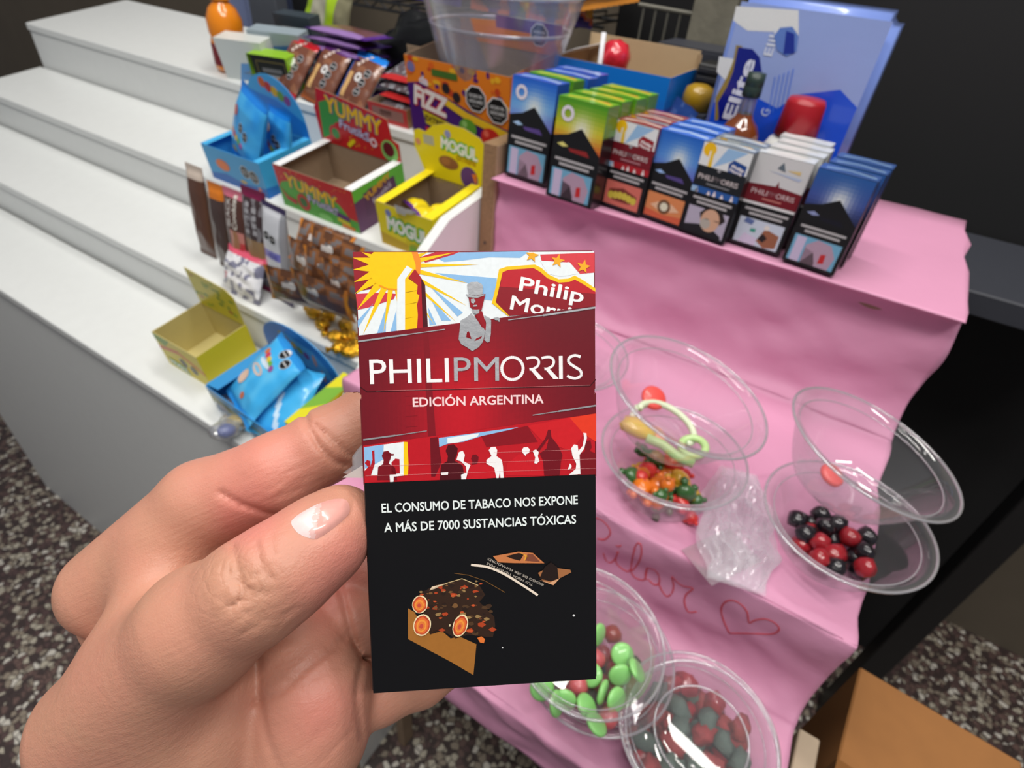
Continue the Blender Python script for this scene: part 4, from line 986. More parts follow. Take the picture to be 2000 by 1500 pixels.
bar(470, 585, 'crumpled white and pink foil pouch lying before the brown bar', 72, 58, 18, whitebag, (utext('3', .12, .3, 6, (210, 60, 80), 5, 56, 46),), back=8, lean=-34, name='foil_pouch', cat='pouch', wrink=2.2)
# brown and orange sachets heaped beside the bars
def brown(u, v):
    if u < .08 or u > .95: return (200, 124, 40)
    n_ = noise.noise(Vector((u * 5, v * 7, 4.5)))
    if .3 < u < .5 and .55 < v < .75: return (214, 208, 204)
    return (92, 58, 38) if n_ < .0 else (130, 82, 46) if n_ < .3 else (110, 104, 104)
SL_ = ((612, 500, 30, 'uppermost brown sachet with orange ends leaning in the heap', 12, -8), (650, 520, 34, 'second brown sachet from the top of the heap', 4, 14), (605, 545, 22, 'brown sachet with orange ends, third in the heap', -10, 20), (648, 560, 22, 'brown sachet at the right of the heap by the held pack', 16, 18),
       (590, 590, 12, 'brown sachet with a long orange edge at the bottom of the heap', 30, 34), (640, 598, 12, 'brown sachet lowest in the heap above gold candies', 8, 38), (676, 590, 16, 'brown sachet half hidden by the held pack', -14, 26), (668, 545, 40, 'brown sachet at the back of the heap', 6, 0))
for i, (px, py, bk, lab, rz, ln) in enumerate(SL_):
    p = onY(px, py, TIER[3][0] + bk); hz = max(2, p.z - on_tier(3, p.x, bk).z)
    pillow('brown_sachet', lab, 'sachet', on_tier(3, p.x, bk) + Vector((0, 0, hz * .8 + 2)), basis(rz * .6, TILT + ln - 34, 3), 78, 48, 12, brown, (udisc(.45, .66, 4.5, (216, 212, 208), 64, 42),), nu=18, nv=14, seed=i + 20, group='brown sachets heaped on the lower tier')
GOLD = mat('gold foil', (214, 160, 40), .22, metal=.9, var=.2, scale=90, bump=1, bscale=260)
for i, (px, py, bk) in enumerate(((628, 622, 22), (652, 628, 14), (612, 612, 30), (676, 632, 22), (690, 640, 10), (640, 606, 36), (672, 612, 34), (664, 668, 3), (682, 676, 4), (692, 660, 14))):
    p = on_tier(3, onY(px, py, TIER[3][0] + bk).x, bk); rr_ = random.Random(i)
    bm = bmesh.new(); bmesh.ops.create_icosphere(bm, subdivisions=2, radius=9)
    for v in bm.verts: v.co *= 1 + .22 * noise.noise(v.co * .35 + Vector((i * 7, 0, 0))); v.co.z *= .7; v.co.x *= 1.25
    o = thing('gold_candy', ['gold foil candy %s' % s for s in ('at the left end of the gold row', 'in the middle of the gold row, nearest the shelf edge', 'tucked under the brown sachets on the left', 'against the held pack in the gold row', 'at the shelf edge touching the held pack', 'behind the other gold candies', 'under the lowest brown sachet', 'alone on the white shelf edge', 'at the very edge below the other gold candies', 'last to the right beside the held pack')][i], 'candy', p + Vector((0, 0, 6.5)), basis(rr_.uniform(0, 180), TILT), 'gold foil candies')
    mk('foil_body', *bmout(bm), GOLD, o, smooth=False)
    for s in (-1, 1): mk('twist_end', *xf(lathe([(1.5, 0), (3.2, 3), (5.5, 7)], 8, 1, .5), Matrix.Rotation(math.radians(90 * s), 3, 'Y'), (s * 9.5, 0, 0)), GOLD, o)

# ================================================================ lowest tier: blue tray, yellow boxes
def yel_art(I, w, h):
    I.rect(0, 0, w, h, (226, 206, 30)); I.up(); I.poly([(0, h * .62), (w * .5, h * .8), (w, h * .5), (w, h * .4), (w * .5, h * .68), (0, h * .5)], (220, 110, 30)); I.poly([(0, h), (w * .4, h), (w * .2, h * .7), (0, h * .8)], (130, 170, 50)); I.up()
    octagon(I, w * .5, h * .42, 6.5); octagon(I, w * .72, h * .36, 6.5)
    for b, c in ((.16, (90, 180, 50)), (.05, (244, 246, 240))): I.text('MOGUL', w * .1, h * .12, h * .16, c, width=w * .44, ang=-3, bold=b); I.up()
def yel_head(I):
    for k in range(24): I.disc(random.uniform(-38, 38), random.uniform(56, 98), random.uniform(2, 5), random.choice([(150, 170, 50), (176, 110, 60), (206, 196, 40), (120, 150, 60)]), n=7, ry=random.uniform(1.2, 3)); I.h += .01
yt = open_box('candy_box', 'yellow and green candy box on the lowest tier beside a blue tray', 'candy box', on_tier(4, -646, 38), basis(0, TILT), 84, 70, 52, (220, 200, 40), yel_art, header=([(-42, 50), (42, 50), (42, 92), (30, 100), (-42, 104)], ((206, 194, 50), yel_head), 68.5), card=mat('yellowed card', (196, 182, 120), .6))
# blue display tray with arched header and bags
bo4 = on_tier(4, -533, 22); B4 = basis(-4, TILT)
def tray_front(I, w, h): I.rect(0, 0, w, h, (70, 150, 200)); I.up(); I.poly([(0, h * .3), (w, h * .1), (w, h * .5), (0, h * .7)], (150, 160, 110)); I.disc(w * .25, h * .5, 5, (206, 190, 90))
def tray_head(I):
    I.poly([(-48, 40), (-20, 78), (30, 74), (48, 58), (52, 40)], (84, 168, 224)); I.up()
    for k, cc in enumerate(((150, 140, 120), (150, 84, 80), (206, 180, 70), (130, 160, 70), (120, 70, 140))): I.disc(-26 + k * 10, 72 - k * 3, 5.2, cc, n=8)
    I.disc(28, 60, 3, (206, 150, 120), ry=9); I.disc(36, 40, 3, (196, 150, 130), ry=9)
tray = open_box('candy_box', 'blue display tray with arched blue header on the lowest tier', 'candy box', bo4, B4, 130, 88, 36, (60, 150, 214), tray_front, header=(arch(136, 26, 92, flat=.3), ((48, 124, 204), tray_head), 86.5), card=mat('blue card', (52, 150, 216), .5), flaps=None)
tc_ = bo4 + B4 @ Vector((65, 0, 0))
mk('folded_flap', *xf(boxg(-2, 26, 0, 84, 0, 1, .2), basis(0, 0, -16), (-64, 2, 36)), mat('blue card', (52, 150, 216), .5), tray)
def tbag(u, v):
    n_ = noise.noise(Vector((u * 4, v * 4, 7))); return mixc((62, 172, 232), (120, 206, 246), max(0, n_ + .2)) if .06 < v < .93 else (40, 140, 214)
def tprint(w, h):
    cs = ((206, 110, 50), (200, 60, 90), (220, 190, 50), (110, 176, 60), (150, 80, 150))
    return [udisc(.2 + k * .1, .76 - k * .02, 4, cc, w, h, 8) for k, cc in enumerate(cs)] + [uoct(.52, .9, 6, w, h), uoct(.72, .84, 6, w, h), udisc(.36, .54, 12, (222, 190, 170), w, h, ry=5), udisc(.36, .54, 9, (120, 190, 226), w, h, ry=2.5), udisc(.2, .34, 8, (222, 190, 170), w, h, ry=9), udisc(.5, .2, 4, (200, 110, 70), w, h), udisc(.4, .66, 12, (210, 226, 240), w, h, ry=3)]
pillow('candy_bag', 'light blue candy bag with octagon seals lying in the blue tray', 'candy bag', tc_ + B4 @ Vector((-14, 2, 28)), B4 @ basis(-12, -58, 6), 68, 92, 18, tbag, tprint(68, 92), seed=11, group='bags in the blue tray')
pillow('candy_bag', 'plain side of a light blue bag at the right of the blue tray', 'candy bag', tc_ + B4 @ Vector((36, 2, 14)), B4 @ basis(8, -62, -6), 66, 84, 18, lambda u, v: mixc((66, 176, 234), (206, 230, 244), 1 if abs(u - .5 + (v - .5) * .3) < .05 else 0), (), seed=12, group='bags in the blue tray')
t = thing('carton', 'narrow yellow and green carton right of the blue tray, mostly behind the pack', 'carton', on_tier(4, -388, 24), basis(0, TILT))
mk('carton_body', *boxg(-10, 9, .05, 84, 0, 58, .6), mat('yellow card', (232, 214, 30), .4, coat=.2), t)
I = Ink(mmsurf(19), .08); I.rect(0, 0, 19, 58, (234, 216, 30)); I.up(); I.poly([(0, 24), (19, 34), (19, 50), (0, 44)], (96, 150, 70)); I.done(t, PRINT)
I = Ink(lambda u, v, k: (u - 10, v, 58 + k), .08); I.rect(0, 0, 19, 84, (214, 206, 40)); I.up(); I.poly([(0, 20), (19, 40), (19, 70), (0, 56)], (120, 170, 60)); I.done(t, PRINT, 'top_print')
# clear wrapped sweets at the front of the lowest tier
CW = clear_mat('clear candy film', haze=.10, gloss=.3, rough=.15)
for i, (px, py, cc, lb) in enumerate(((450, 800, (150, 150, 160), 'grey clear-wrapped sweet at the front of the lowest tier'), (462, 832, (196, 170, 70), 'amber clear-wrapped sweet half hidden by the index finger'), (445, 850, (60, 80, 150), 'dark blue clear-wrapped sweet behind the index finger'), (488, 806, (140, 120, 60), 'olive clear-wrapped sweet before the blue tray'))):
    p = onZ(px, py, -462); o = thing('wrapped_sweet', lb, 'candy', p, basis(30 * i, 0), 'clear wrapped sweets')
    bm = bmesh.new(); bmesh.ops.create_icosphere(bm, subdivisions=2, radius=10)
    for v in bm.verts: v.co.z = v.co.z * .7 + 7
    mk('sweet', *bmout(bm), mat('sweet %d' % i, cc, .3), o, smooth=True)
    bm = bmesh.new(); bmesh.ops.create_icosphere(bm, subdivisions=2, radius=13)
    for v in bm.verts: v.co *= 1 + .25 * noise.noise(v.co * .3 + Vector((i * 5, 1, 2))); v.co.z = v.co.z * .7 + 8; v.co.x *= 1.4
    mk('clear_wrapper', *bmout(bm), CW, o)
# ================================================================ upper tier of the shelf
def fizz_art(I, w, h):
    I.rect(0, 0, w, h, (70, 24, 116)); I.up()
    I.poly([(0, h), (0, h * .66), (w * .12, h * .7), (w * .3, h * .62), (w * .5, h * .54), (w * .75, h * .42), (w, h * .36), (w, h)], (232, 128, 30)); I.up()
    for k in range(40):
        x = random.uniform(0, w); y = random.uniform(h * .6, h * .98); I.disc(x, y, random.uniform(2, 6), random.choice([(240, 180, 40), (226, 100, 30), (200, 70, 30), (90, 30, 110)]), n=6, ry=random.uniform(2, 5)); I.h += .01
    I.up(); I.disc(w * .06, h * .87, 6, (120, 116, 170)); I.text('da', w * .13, h * .7, 9, (226, 214, 226), width=14, ang=-8, bold=.05)
    I.rect(w * .27, h * .82, w * .52, h * .9, (70, 110, 40)); I.disc(w * .4, h * .7, 6, (40, 34, 40)); I.disc(w * .5, h * .62, 6, (40, 34, 40)); I.up()
    I.poly([(w * .36, h * .5), (w * .6, h * .36), (w, h * .24), (w, h * .34), (w * .6, h * .46), (w * .38, h * .58)], (240, 196, 40)); I.up()
    for b, c in ((.1, (190, 30, 50)), (.045, (236, 226, 222))): I.text('FiZZ', w * .05, h * .42, h * .24, c, width=w * .34, ang=-9, bold=b); I.up()
    I.poly([(w * .14, h * .35), (w * .43, h * .26), (w * .43, h * .1), (w * .16, h * .18)], (206, 186, 30)); I.up(); I.text('EXTREME', w * .155, h * .23, h * .07, (60, 40, 30), width=w * .26, ang=-8, bold=.04)
    I.poly([(w * .15, h * .14), (w * .45, h * .06), (w * .45, 0), (w * .15, 0)], (196, 40, 60)); I.poly([(w * .5, 0), (w * .5, h * .12), (w * .75, h * .18), (w, h * .1), (w, 0)], (230, 110, 30)); I.up(); I.text('PICANTE', w * .16, h * .03, h * .055, (230, 200, 200), width=w * .24, ang=-6, bold=.02)
    octagon(I, w * .69, h * .66, 14); octagon(I, w * .89, h * .58, 14)
    I.disc(w * .6, h * .27, 13, (96, 160, 50), ry=11); I.disc(w * .82, h * .22, 14, (206, 44, 36), ry=11); I.up(); I.disc(w * .57, h * .31, 4, (150, 200, 110)); I.disc(w * .78, h * .26, 4, (236, 110, 90))
def fizz_side(I, d, h): I.rect(0, 0, d, h, (70, 24, 116)); I.up(); I.rect(0, h * .6, d, h, (232, 128, 30))
fw = 152.0; fo = on_tier(1, -525, 5)
def fh(I):
    I.rect(-fw / 2, 86, fw / 2, 104, (226, 120, 40)); I.rect(-20, 104, fw / 2, 118, (96, 50, 130)); I.up(); octagon(I, 44, 104, 12)
open_box('candy_box', 'purple and orange open candy box with black octagon seals and buckets inside', 'candy box', fo, RT, fw, 118, 93, (232, 140, 34), fizz_art, fizz_side, header=([(-fw / 2, 84), (fw / 2, 84), (fw / 2, 118), (-fw / 2, 108)], ((230, 128, 34), fh), 116.5))
fc = fo + RT @ Vector((fw / 2, 0, 0))
MILKY = clear_mat('milky bucket plastic', (225, 225, 235), gloss=.16, haze=.10, rough=.2)
def bucket(label, o, r0, r1, h, rimr):
    t = thing('plastic_bucket', label, 'bucket', o, basis(0, 0), 'nested buckets')
    mk('bucket_wall', *lathe([(r0 * .2, 1), (r0, 1)] + [(r0 + (r1 - r0) * k / 8, h * k / 8) for k in range(9)], 56), MILKY, t, smooth=True)
    ring = [(r1 * math.cos(2 * math.pi * k / 56), r1 * math.sin(2 * math.pi * k / 56), h) for k in range(56)]
    mk('rim', *tube(ring, rimr, 8, True), clear_mat('bucket rim', (220, 220, 228), gloss=.3, haze=.3), t, smooth=True)
    return t
bk = bucket('translucent plastic bucket standing in the purple orange box, the lower of two nested', fc + RT @ Vector((12, 64, 12)), 52, 84, 106, 2.2)
mk('blue_label', *xf(([(v[0], v[1], v[2]) for v in [(r * math.cos(a), r * math.sin(a), z) for z, r in ((22, 59.8), (46, 67.2), (70, 74.6)) for a in [math.radians(215 + 6 * k) for k in range(9)]]], [[j * 9 + k, j * 9 + k + 1, (j + 1) * 9 + k + 1, (j + 1) * 9 + k] for j in range(2) for k in range(8)]), None), mat('faded blue label', (84, 104, 156), .6, var=.4, scale=60), bk, label='faded blue label')
bucket('taller translucent bucket nested inside the lower one, wide rim', fc + RT @ Vector((14, 62, 22)), 56, 96, 134, 2.6)
# chocolate bars leaning in a row
def choc(c1, c2):
    def f(u, v):
        if v > .9: return c1
        if v < .12: return c2
        if u < .12: return c2
        if .16 < u < .3 and .2 < v < .62: return (214, 170, 110)
        return (112, 66, 48) if noise.noise(Vector((u * 5, v * 5, 2))) < .25 else (140, 92, 66)
    return f
for i, (x, bk_, c1, c2, lb) in enumerate(((-772, 0, (190, 26, 36), (186, 34, 40), 'brown chocolate bar with red end strips behind the blue box'), (-708, 2, (92, 40, 110), (150, 80, 40), 'brown chocolate bar with copper foot between the red and blue striped bars'), (-646, 4, (30, 130, 226), (40, 120, 214), 'brown chocolate bar with bright blue end strip left of the purple orange box'))):
    pillow('chocolate_bar', lb, 'chocolate bar', on_tier(1, x, bk_) + Vector((0, 0, 2)), basis(-4, TILT - 46, 6), 62, 84, 16, choc(c1, c2), (udisc(.52, .56, 7, (232, 230, 228), 62, 92), udisc(.52, .56, 3.2, (120, 110, 104), 62, 92), uoct(.74, .66, 6, 62, 92), uoct(.7, .5, 6, 62, 92), uoct(.68, .34, 6, 62, 92), ustripe(4, .36, .72, 7, (220, 200, 190), 28, 62, 92, 60)), seed=i + 40, group='leaning chocolate bars')
# stack of purple bars
for i in range(7):
    p = on_tier(1, -704 + random.uniform(-6, 6), 48) + Vector((0, 0, 7 + i * 12.0))
    pillow('purple_bar', ['purple and brown bar, %s of the flat stack' % s for s in ('lowest', 'second from the bottom', 'third from the bottom', 'middle one', 'third from the top', 'second from the top', 'topmost, brown side up')][i], 'chocolate bar', p + Vector((-60, 26, 0)), basis(random.uniform(-4, 4), 0) @ Matrix.Rotation(math.radians(90), 3, 'Y') @ Matrix.Rotation(math.radians(90), 3, 'Z') if False else basis(random.uniform(-5, 5)) @ Matrix(((0, 0, 1), (1, 0, 0), (0, 1, 0))), 56, 122, 11, lambda u, v: (84, 40, 130) if v < .1 or v > .92 else (150, 116, 176) if u < .2 or u > .86 else (112, 74, 58), (), nu=16, nv=22, seed=i + 60, group='stack of purple bars')
# black bag
bm = bmesh.new(); bmesh.ops.create_icosphere(bm, subdivisions=4, radius=1)
for v in bm.verts:
    q = v.co.copy(); v.co = Vector((q.x * 84, q.y * 34, q.z * 50 + 46)) * (1 + .1 * noise.noise(q * 2.2)) + Vector((10 * noise.noise(q * 3 + Vector((5, 0, 0))), 0, q.x * 20 + 4 * noise.noise(q * 6)))
    if v.co.z < 0: v.co.z = 0
o = mk('black_bag', *bmout(bm), mat('black plastic bag', (16, 17, 18), .3, bump=.6, bscale=40), None, smooth=True)
obj_at(o, on_tier(1, -622, 138)); tag(o, 'crumpled black plastic bag behind the chocolate bars', 'bag')
# cardboard tray of grey and red wrappers
tw = 68.0; to = on_tier(1, -604, 8)
def card_front(I, w, h): I.rect(0, 0, w, h, (190, 60, 60)); I.up(); I.rect(w * .1, h * .25, w * .9, h * .8, (150, 110, 104)); I.rect(w * .3, h * .4, w * .6, h * .7, (90, 40, 44))
open_box('cardboard_tray', 'low cardboard tray of grey and red wrappers beside the purple orange box', 'tray', to, RT, tw, 92, 24, (150, 124, 92), card_front, back_h=70)
tcn = to + RT @ Vector((tw / 2, 0, 0))
for i in range(5):
    pillow('grey_wrapper', ['grey and dark red wrapper at the bottom of the cardboard tray', 'second grey wrapper up in the cardboard tray', 'grey wrapper with red edge in the middle of the cardboard tray', 'grey wrapper second from the top in the cardboard tray', 'silvery wrapper on top of the cardboard tray'][i], 'wrapper', tcn + RT @ Vector((random.uniform(-3, 3), 6 + i * 5, 7 + i * 10)), RT @ basis(random.uniform(-6, 6), -84), 58, 62, 10, lambda u, v, i=i: (190, 40, 40) if v < .12 and i % 2 == 0 else (96, 84, 88) if noise.noise(Vector((u * 6, v * 6, i))) < .1 else (150, 152, 158), (), nu=14, nv=14, seed=i + 80, group='wrappers in the cardboard tray')
# green and black carton, white and blue cartons, pouches behind
def closed_box(name, label, cat, o, R, w, d, h, col, art=None, bev=.6, group=None, m=None, right=None, top=None):
    t = thing(name, label, cat, o, R, group)
    b = mk('carton', *boxg(-w / 2, w / 2, .02, d, 0, h, bev), m or mat('card %d %d %d' % tuple(col), col, .4, coat=.2), t)
    if art: I = Ink(mmsurf(w), .08); art(I, w, h); I.done(t, PRINT)
    if right: I = Ink(rightsurf(w), .08); right(I, d, h); I.done(t, PRINT, 'side_print')
    if top: I = Ink(topsurf(w, h), .08); top(I, w, d); I.done(t, PRINT, 'top_print')
    return t
def green_art(I, w, h):
    I.rect(0, 0, w, h, (20, 24, 22)); I.rect(0, 0, w * .12, h, (140, 190, 20)); I.up()
    for a, b in (((w * .22, h * .16), (w * .95, h * .16)), ((w * .22, h * .84), (w * .95, h * .84)), ((w * .22, h * .16), (w * .22, h * .84)), ((w * .95, h * .16), (w * .95, h * .84))): I.line([a, b], 1, (130, 116, 60))
    I.rect(w * .34, h * .54, w * .84, h * .66, (110, 110, 110)); I.rect(w * .34, h * .32, w * .84, h * .48, (150, 150, 150))
closed_box('carton', 'black carton with lime edge and thin gold frame behind the blue box', 'carton', on_tier(1, -796, 8), RT @ basis(10), 70, 30, 48, (140, 190, 20), green_art)
def whitebox(I, w, h): I.rect(0, 0, w, h, (206, 212, 210)); I.up(); I.poly([(w * .3, 0), (w, h * .1), (w, h * .5), (w * .45, h * .45)], (96, 150, 206)); I.poly([(w * .4, h * .2), (w * .9, h * .2), (w * .8, h * .34)], (226, 230, 230))
closed_box('carton', 'white carton with pale blue picture at the left end of the top tier', 'carton', on_tier(1, -862, 16), RT @ basis(12, 4), 84, 30, 58, (206, 210, 206), whitebox)
def greyblue(I, w, h): I.rect(0, 0, w, h, (150, 164, 172)); I.up(); I.poly([(0, h * .25), (w, h * .4), (w, h * .8), (w * .4, h * .7), (0, h * .5)], (60, 110, 160))
closed_box('carton', 'grey blue carton between white carton and purple bars', 'carton', on_tier(1, -822, 52), RT @ basis(12, 4), 92, 26, 66, (150, 164, 172), greyblue)
closed_box('carton', 'dark slate carton standing behind the grey blue carton', 'carton', on_tier(1, -826, 92), RT @ basis(6), 70, 26, 78, (56, 66, 74), lambda I, w, h: (I.rect(0, 0, w, h, (48, 58, 66)), I.up(), I.rect(w * .2, h * .6, w * .8, h * .8, (150, 150, 150))))
pillow('snack_pouch', 'lime and clear snack pouch leaning at the back of the top tier', 'pouch', on_tier(1, -850, 134) + Vector((0, 0, 2)), basis(10, -8, 20), 66, 132, 20, lambda u, v: (150, 186, 24) if u < .25 or v < .18 else (172, 170, 152), seed=90, group='lime pouches', wrink=1.5)
pillow('snack_pouch', 'lime snack pouch beside the purple bars', 'pouch', on_tier(1, -794, 124) + Vector((0, 0, 2)), basis(0, -10, 8), 54, 104, 18, lambda u, v: (156, 190, 30) if u < .5 else (120, 116, 90), seed=91, group='lime pouches', wrink=1.5)
# orange drink bottle
o = thing('drink_bottle', 'orange drink bottle with clear cap at the far left', 'bottle', on_tier(1, -930, 40), None)
mk('bottle_body', *lathe([(.1, 0), (24, 0), (26, 4), (26, 40), (24, 46), (26, 52), (26, 70), (20, 84), (12, 92), (11, 96)], 28), mat('orange drink', (232, 134, 20), .2, coat=.6), o, smooth=True)
mk('neck_ring', *lathe([(11, 94), (15, 95), (15, 98), (11, 99)], 24), mat('orange plastic', (236, 150, 30), .3), o, smooth=True)
mk('cap', *lathe([(12, 98), (12.5, 100), (12.5, 112), (11, 115), (.1, 115.5)], 24), mat('smoked cap', (120, 116, 108), .2, coat=.5), o, smooth=True)
mk('label_band', *lathe([(26.3, 8), (26.4, 10), (26.4, 36), (26.3, 38)], 28), mat('dark red label', (120, 26, 36), .4), o, smooth=True)
# uprights and hanging cloth at the back left
POSTG = mat('grey metal', (92, 96, 104), .5, metal=.3)
def post(name, label, cat, px0, px1, y, z0, z1, m, d=30):
    a, b = onY(px0, 20, y), onY(px1, 20, y); t = thing(name, label, cat, ((a.x + b.x) / 2, y, z0), None); w = b.x - a.x
    mk('shaft', *boxg(-w / 2, w / 2, 0, d, 8, z1 - z0, 1), m, t); mk('foot', *boxg(-w / 2 - 8, w / 2 + 8, -8, d + 8, 0, 8, 1), m, t); return t
post('metal_post', 'grey metal upright behind the lime pouch', 'post', 488, 540, 930, -1250, 700, POSTG)
post('metal_post', 'black metal upright right of the lime pouch', 'post', 572, 604, 960, -1250, 700, mat('black metal', (12, 12, 14), .5))
V, F = [], []
for j in range(21):
    for i in range(31): V.append((-200 + i * 11, 14 * math.sin(i * .9 + j * .05) + 6 * noise.noise(Vector((i * .3, j * .2, 0))), j * 60.0))
for j in range(20):
    for i in range(30): a = j * 31 + i; F.append([a, a + 1, a + 32, a + 31])
o = mk('hanging_cloth', V, F, mat('blue grey cloth', (126, 138, 176), .8, bump=.3), None, smooth=True); obj_at(o, (-1290, 1030, -420)); tag(o, 'pale blue grey cloth hanging at the back left', 'cloth')
o.modifiers.new('thickness', 'SOLIDIFY').thickness = .002
# wire shelf on the wall with purple snack bags
ws = thing('wire_shelf', 'black wire shelf fixed to the wall behind the bucket', 'shelf', (-690, 900, -120))
for k in range(12): mk('wire', *tube([(-230 + k * 40, -10, 0), (-230 + k * 40, 350, 0)], 2, 6), BLACK, ws)
for y, z in ((-10, -2), (-10, -14), (120, -2), (240, -2)): mk('rail', *tube([(-240, y, z), (232, y, z)], 2.6, 6), BLACK, ws)
mk('front_zigzag', *tube([(-240 + k * 20, -10, -2 if k % 2 else -14) for k in range(24)], 1.6, 6), BLACK, ws)
def purp(u, v):
    n_ = noise.noise(Vector((u * 3, v * 4, 5))); return (66, 40, 120) if n_ < .05 else (214, 96, 40) if n_ < .3 else (230, 160, 50)
for i, (x, lb) in enumerate(((-868, 'purple snack bag at the left of the wire shelf'), (-742, 'purple snack bag in the middle of the wire shelf'), (-604, 'purple and orange snack bag seen through the bucket'), (-496, 'purple and flame orange snack bag at the right of the wire shelf'))):
    pillow('snack_bag', lb, 'snack bag', (x, 930, -116), basis(0, -4), 118, 170, 40, (lambda u, v: (62, 44, 130) if v < .7 else (90, 60, 150)) if i < 2 else purp, seed=100 + i, group='snack bags on the wire shelf', wrink=2)
pillow('snack_bag', 'purple snack bag with orange flame hanging above the lollipop box', 'snack bag', (-412, 905, -84), basis(0, 0, -14), 110, 150, 30, lambda u, v: (230, 150, 60) if v < .08 else purp(u, v), seed=120, wrink=2)

# ================================================================ behind the cigarette packs
blk = mk('black_cabinet', *boxg(0, 900, 0, 160, 0, 1500, 3), mat('matt black board', (14, 14, 16), .7), None); obj_at(blk, (-450, 1050, -1250)); tag(blk, 'tall matt black cabinet behind the lollipop box', 'cabinet')
rk = thing('wire_rack', 'small grey wire rack above the lollipop box', 'rack', (-314, 905, -300))
GW = mat('grey wire', (110, 108, 98), .5, metal=.4)
mk('top_rail', *tube([(-44, 0, 226), (44, 0, 224)], 3, 8), GW, rk)
for k in range(5): mk('upright_wire', *tube([(-36 + k * 18, 0, 0), (-36 + k * 18, 0, 226)], 1.6, 6), GW, rk)
mk('base_rail', *tube([(-44, 0, 1.6), (44, 0, 1.6)], 1.6, 6), GW, rk)
back_bench = mk('back_bench', *boxg(-362, 400, 824, 1045, -330, -300, 2), mat('dark grey board', (52, 54, 62), .6), None); tag(back_bench, 'dark grey bench board behind the pink stand', 'bench')
mk('bench_leg', *boxg(-355, -320, 830, 870, -1250, -330, 2), BLACK, back_bench); mk('bench_leg', *boxg(350, 390, 830, 870, -1250, -330, 2), BLACK, back_bench)
for ch in back_bench.children: ch.location = (0, 0, 0)
wp = post('wooden_post', 'weathered grey wooden post left of the blue paper pack', 'post', 1352, 1438, 880, -300, 500, mat('weathered wood', (112, 108, 94), .8, var=.35, scale=30, bump=.5, bscale=60), 40)
led = thing('dark_tray', 'dark grey plastic ledge tray in front of the wooden post', 'tray', (-215, 812, -300)); DG = mat('dark grey plastic', (52, 54, 62), .5)
mk('tray_body', *boxg(-70, 70, 0, 60, 0, 182, 4, 2), DG, led); mk('tray_lip', *boxg(-74, 74, -6, 66, 182, 198, 3, 2), DG, led)
def loll_art(I, w, h):
    for k in range(12): I.rect(0, h * k / 12, w, h * (k + 1) / 12, mixc((150, 20, 130), (20, 116, 206), (k / 12 - .35) * 3))
lo_ = Vector((-367, 690, -217)); lw = 146.0
lb_ = open_box('lollipop_box', 'blue to purple open lollipop box with tan inside behind the packs', 'candy box', lo_, basis(0), lw, 92, 99, (20, 116, 206), loll_art, lambda I, d, h: loll_art(I, d, h), back_h=117, card=mat('tan card inside', (184, 158, 122), .75))
mk('white_flap', *xf(boxg(0, 26, 0, 88, 0, .8), basis(0, 0, -24), (-lw / 2, 2, 98)), mat('white card', (226, 226, 224), .6), lb_)
mk('torn_flap', *xf(boxg(0, 10, 0, .8, 0, 16), basis(-50), (lw / 2 - 2, 90, 98)), mat('tan card inside', (184, 158, 122), .75), lb_)
lp = thing('lollipop', 'red wrapped lollipop on a white stick in the lollipop box', 'lollipop', (-310, 736, -146), None)
bm = bmesh.new(); bmesh.ops.create_icosphere(bm, subdivisions=3, radius=19)
for v in bm.verts: v.co *= 1 + .13 * noise.noise(v.co * .16); v.co.z += 30
mk('wrapped_ball', *bmout(bm), mat('red shiny wrapper', (200, 30, 50), .2, coat=.7, var=.3, bump=.6, bscale=120), lp, smooth=True)
mk('stick', *tube([(-8, -19, -55), (-10, -20, 56)], 3, 10), mat('white stick', (222, 222, 226), .4), lp, smooth=True)
mk('wrapper_skirt', *lathe([(8, 14), (14, 4), (20, -4)], 14), mat('pale wrapper', (222, 190, 196), .3), lp)
# grey scale with ribs and mustard bowl
sc_ = thing('price_machine', 'dark grey counter machine with black ribs right of the lollipop box', 'machine', (-205, 700, -217), basis(-2))
mk('housing', *boxg(-12, 30, 0, 80, 0, 66, 3, 2), DG, sc_); mk('back_block', *boxg(-12, 30, 60, 100, 66, 108, 2), BLACK, sc_)
for k in range(4): mk('rib', *boxg(-10, 28, 58, 60, 72 + k * 9, 77 + k * 9, .5), mat('dark rib', (40, 40, 44), .5), sc_)
mb_ = mk('mustard_bowl', *lathe([(.1, 26), (8, 25.5), (15, 22), (17, 14), (18, 0), (16, 0)], 28), mat('mustard plastic', (170, 132, 20), .3, coat=.4), None, smooth=True); obj_at(mb_, (-196, 726, -150)); tag(mb_, 'mustard yellow upturned bowl on the grey counter machine', 'bowl')
pillow('blue_wrapper', 'dark blue shiny wrapper at the corner of the lollipop box', 'wrapper', (-214, 668, -216), basis(-20, -6, 16), 34, 84, 6, lambda u, v: (40, 70, 140) if noise.noise(Vector((u * 4, v * 9, 1))) < .1 else (70, 96, 160), seed=130, nu=10, nv=16)
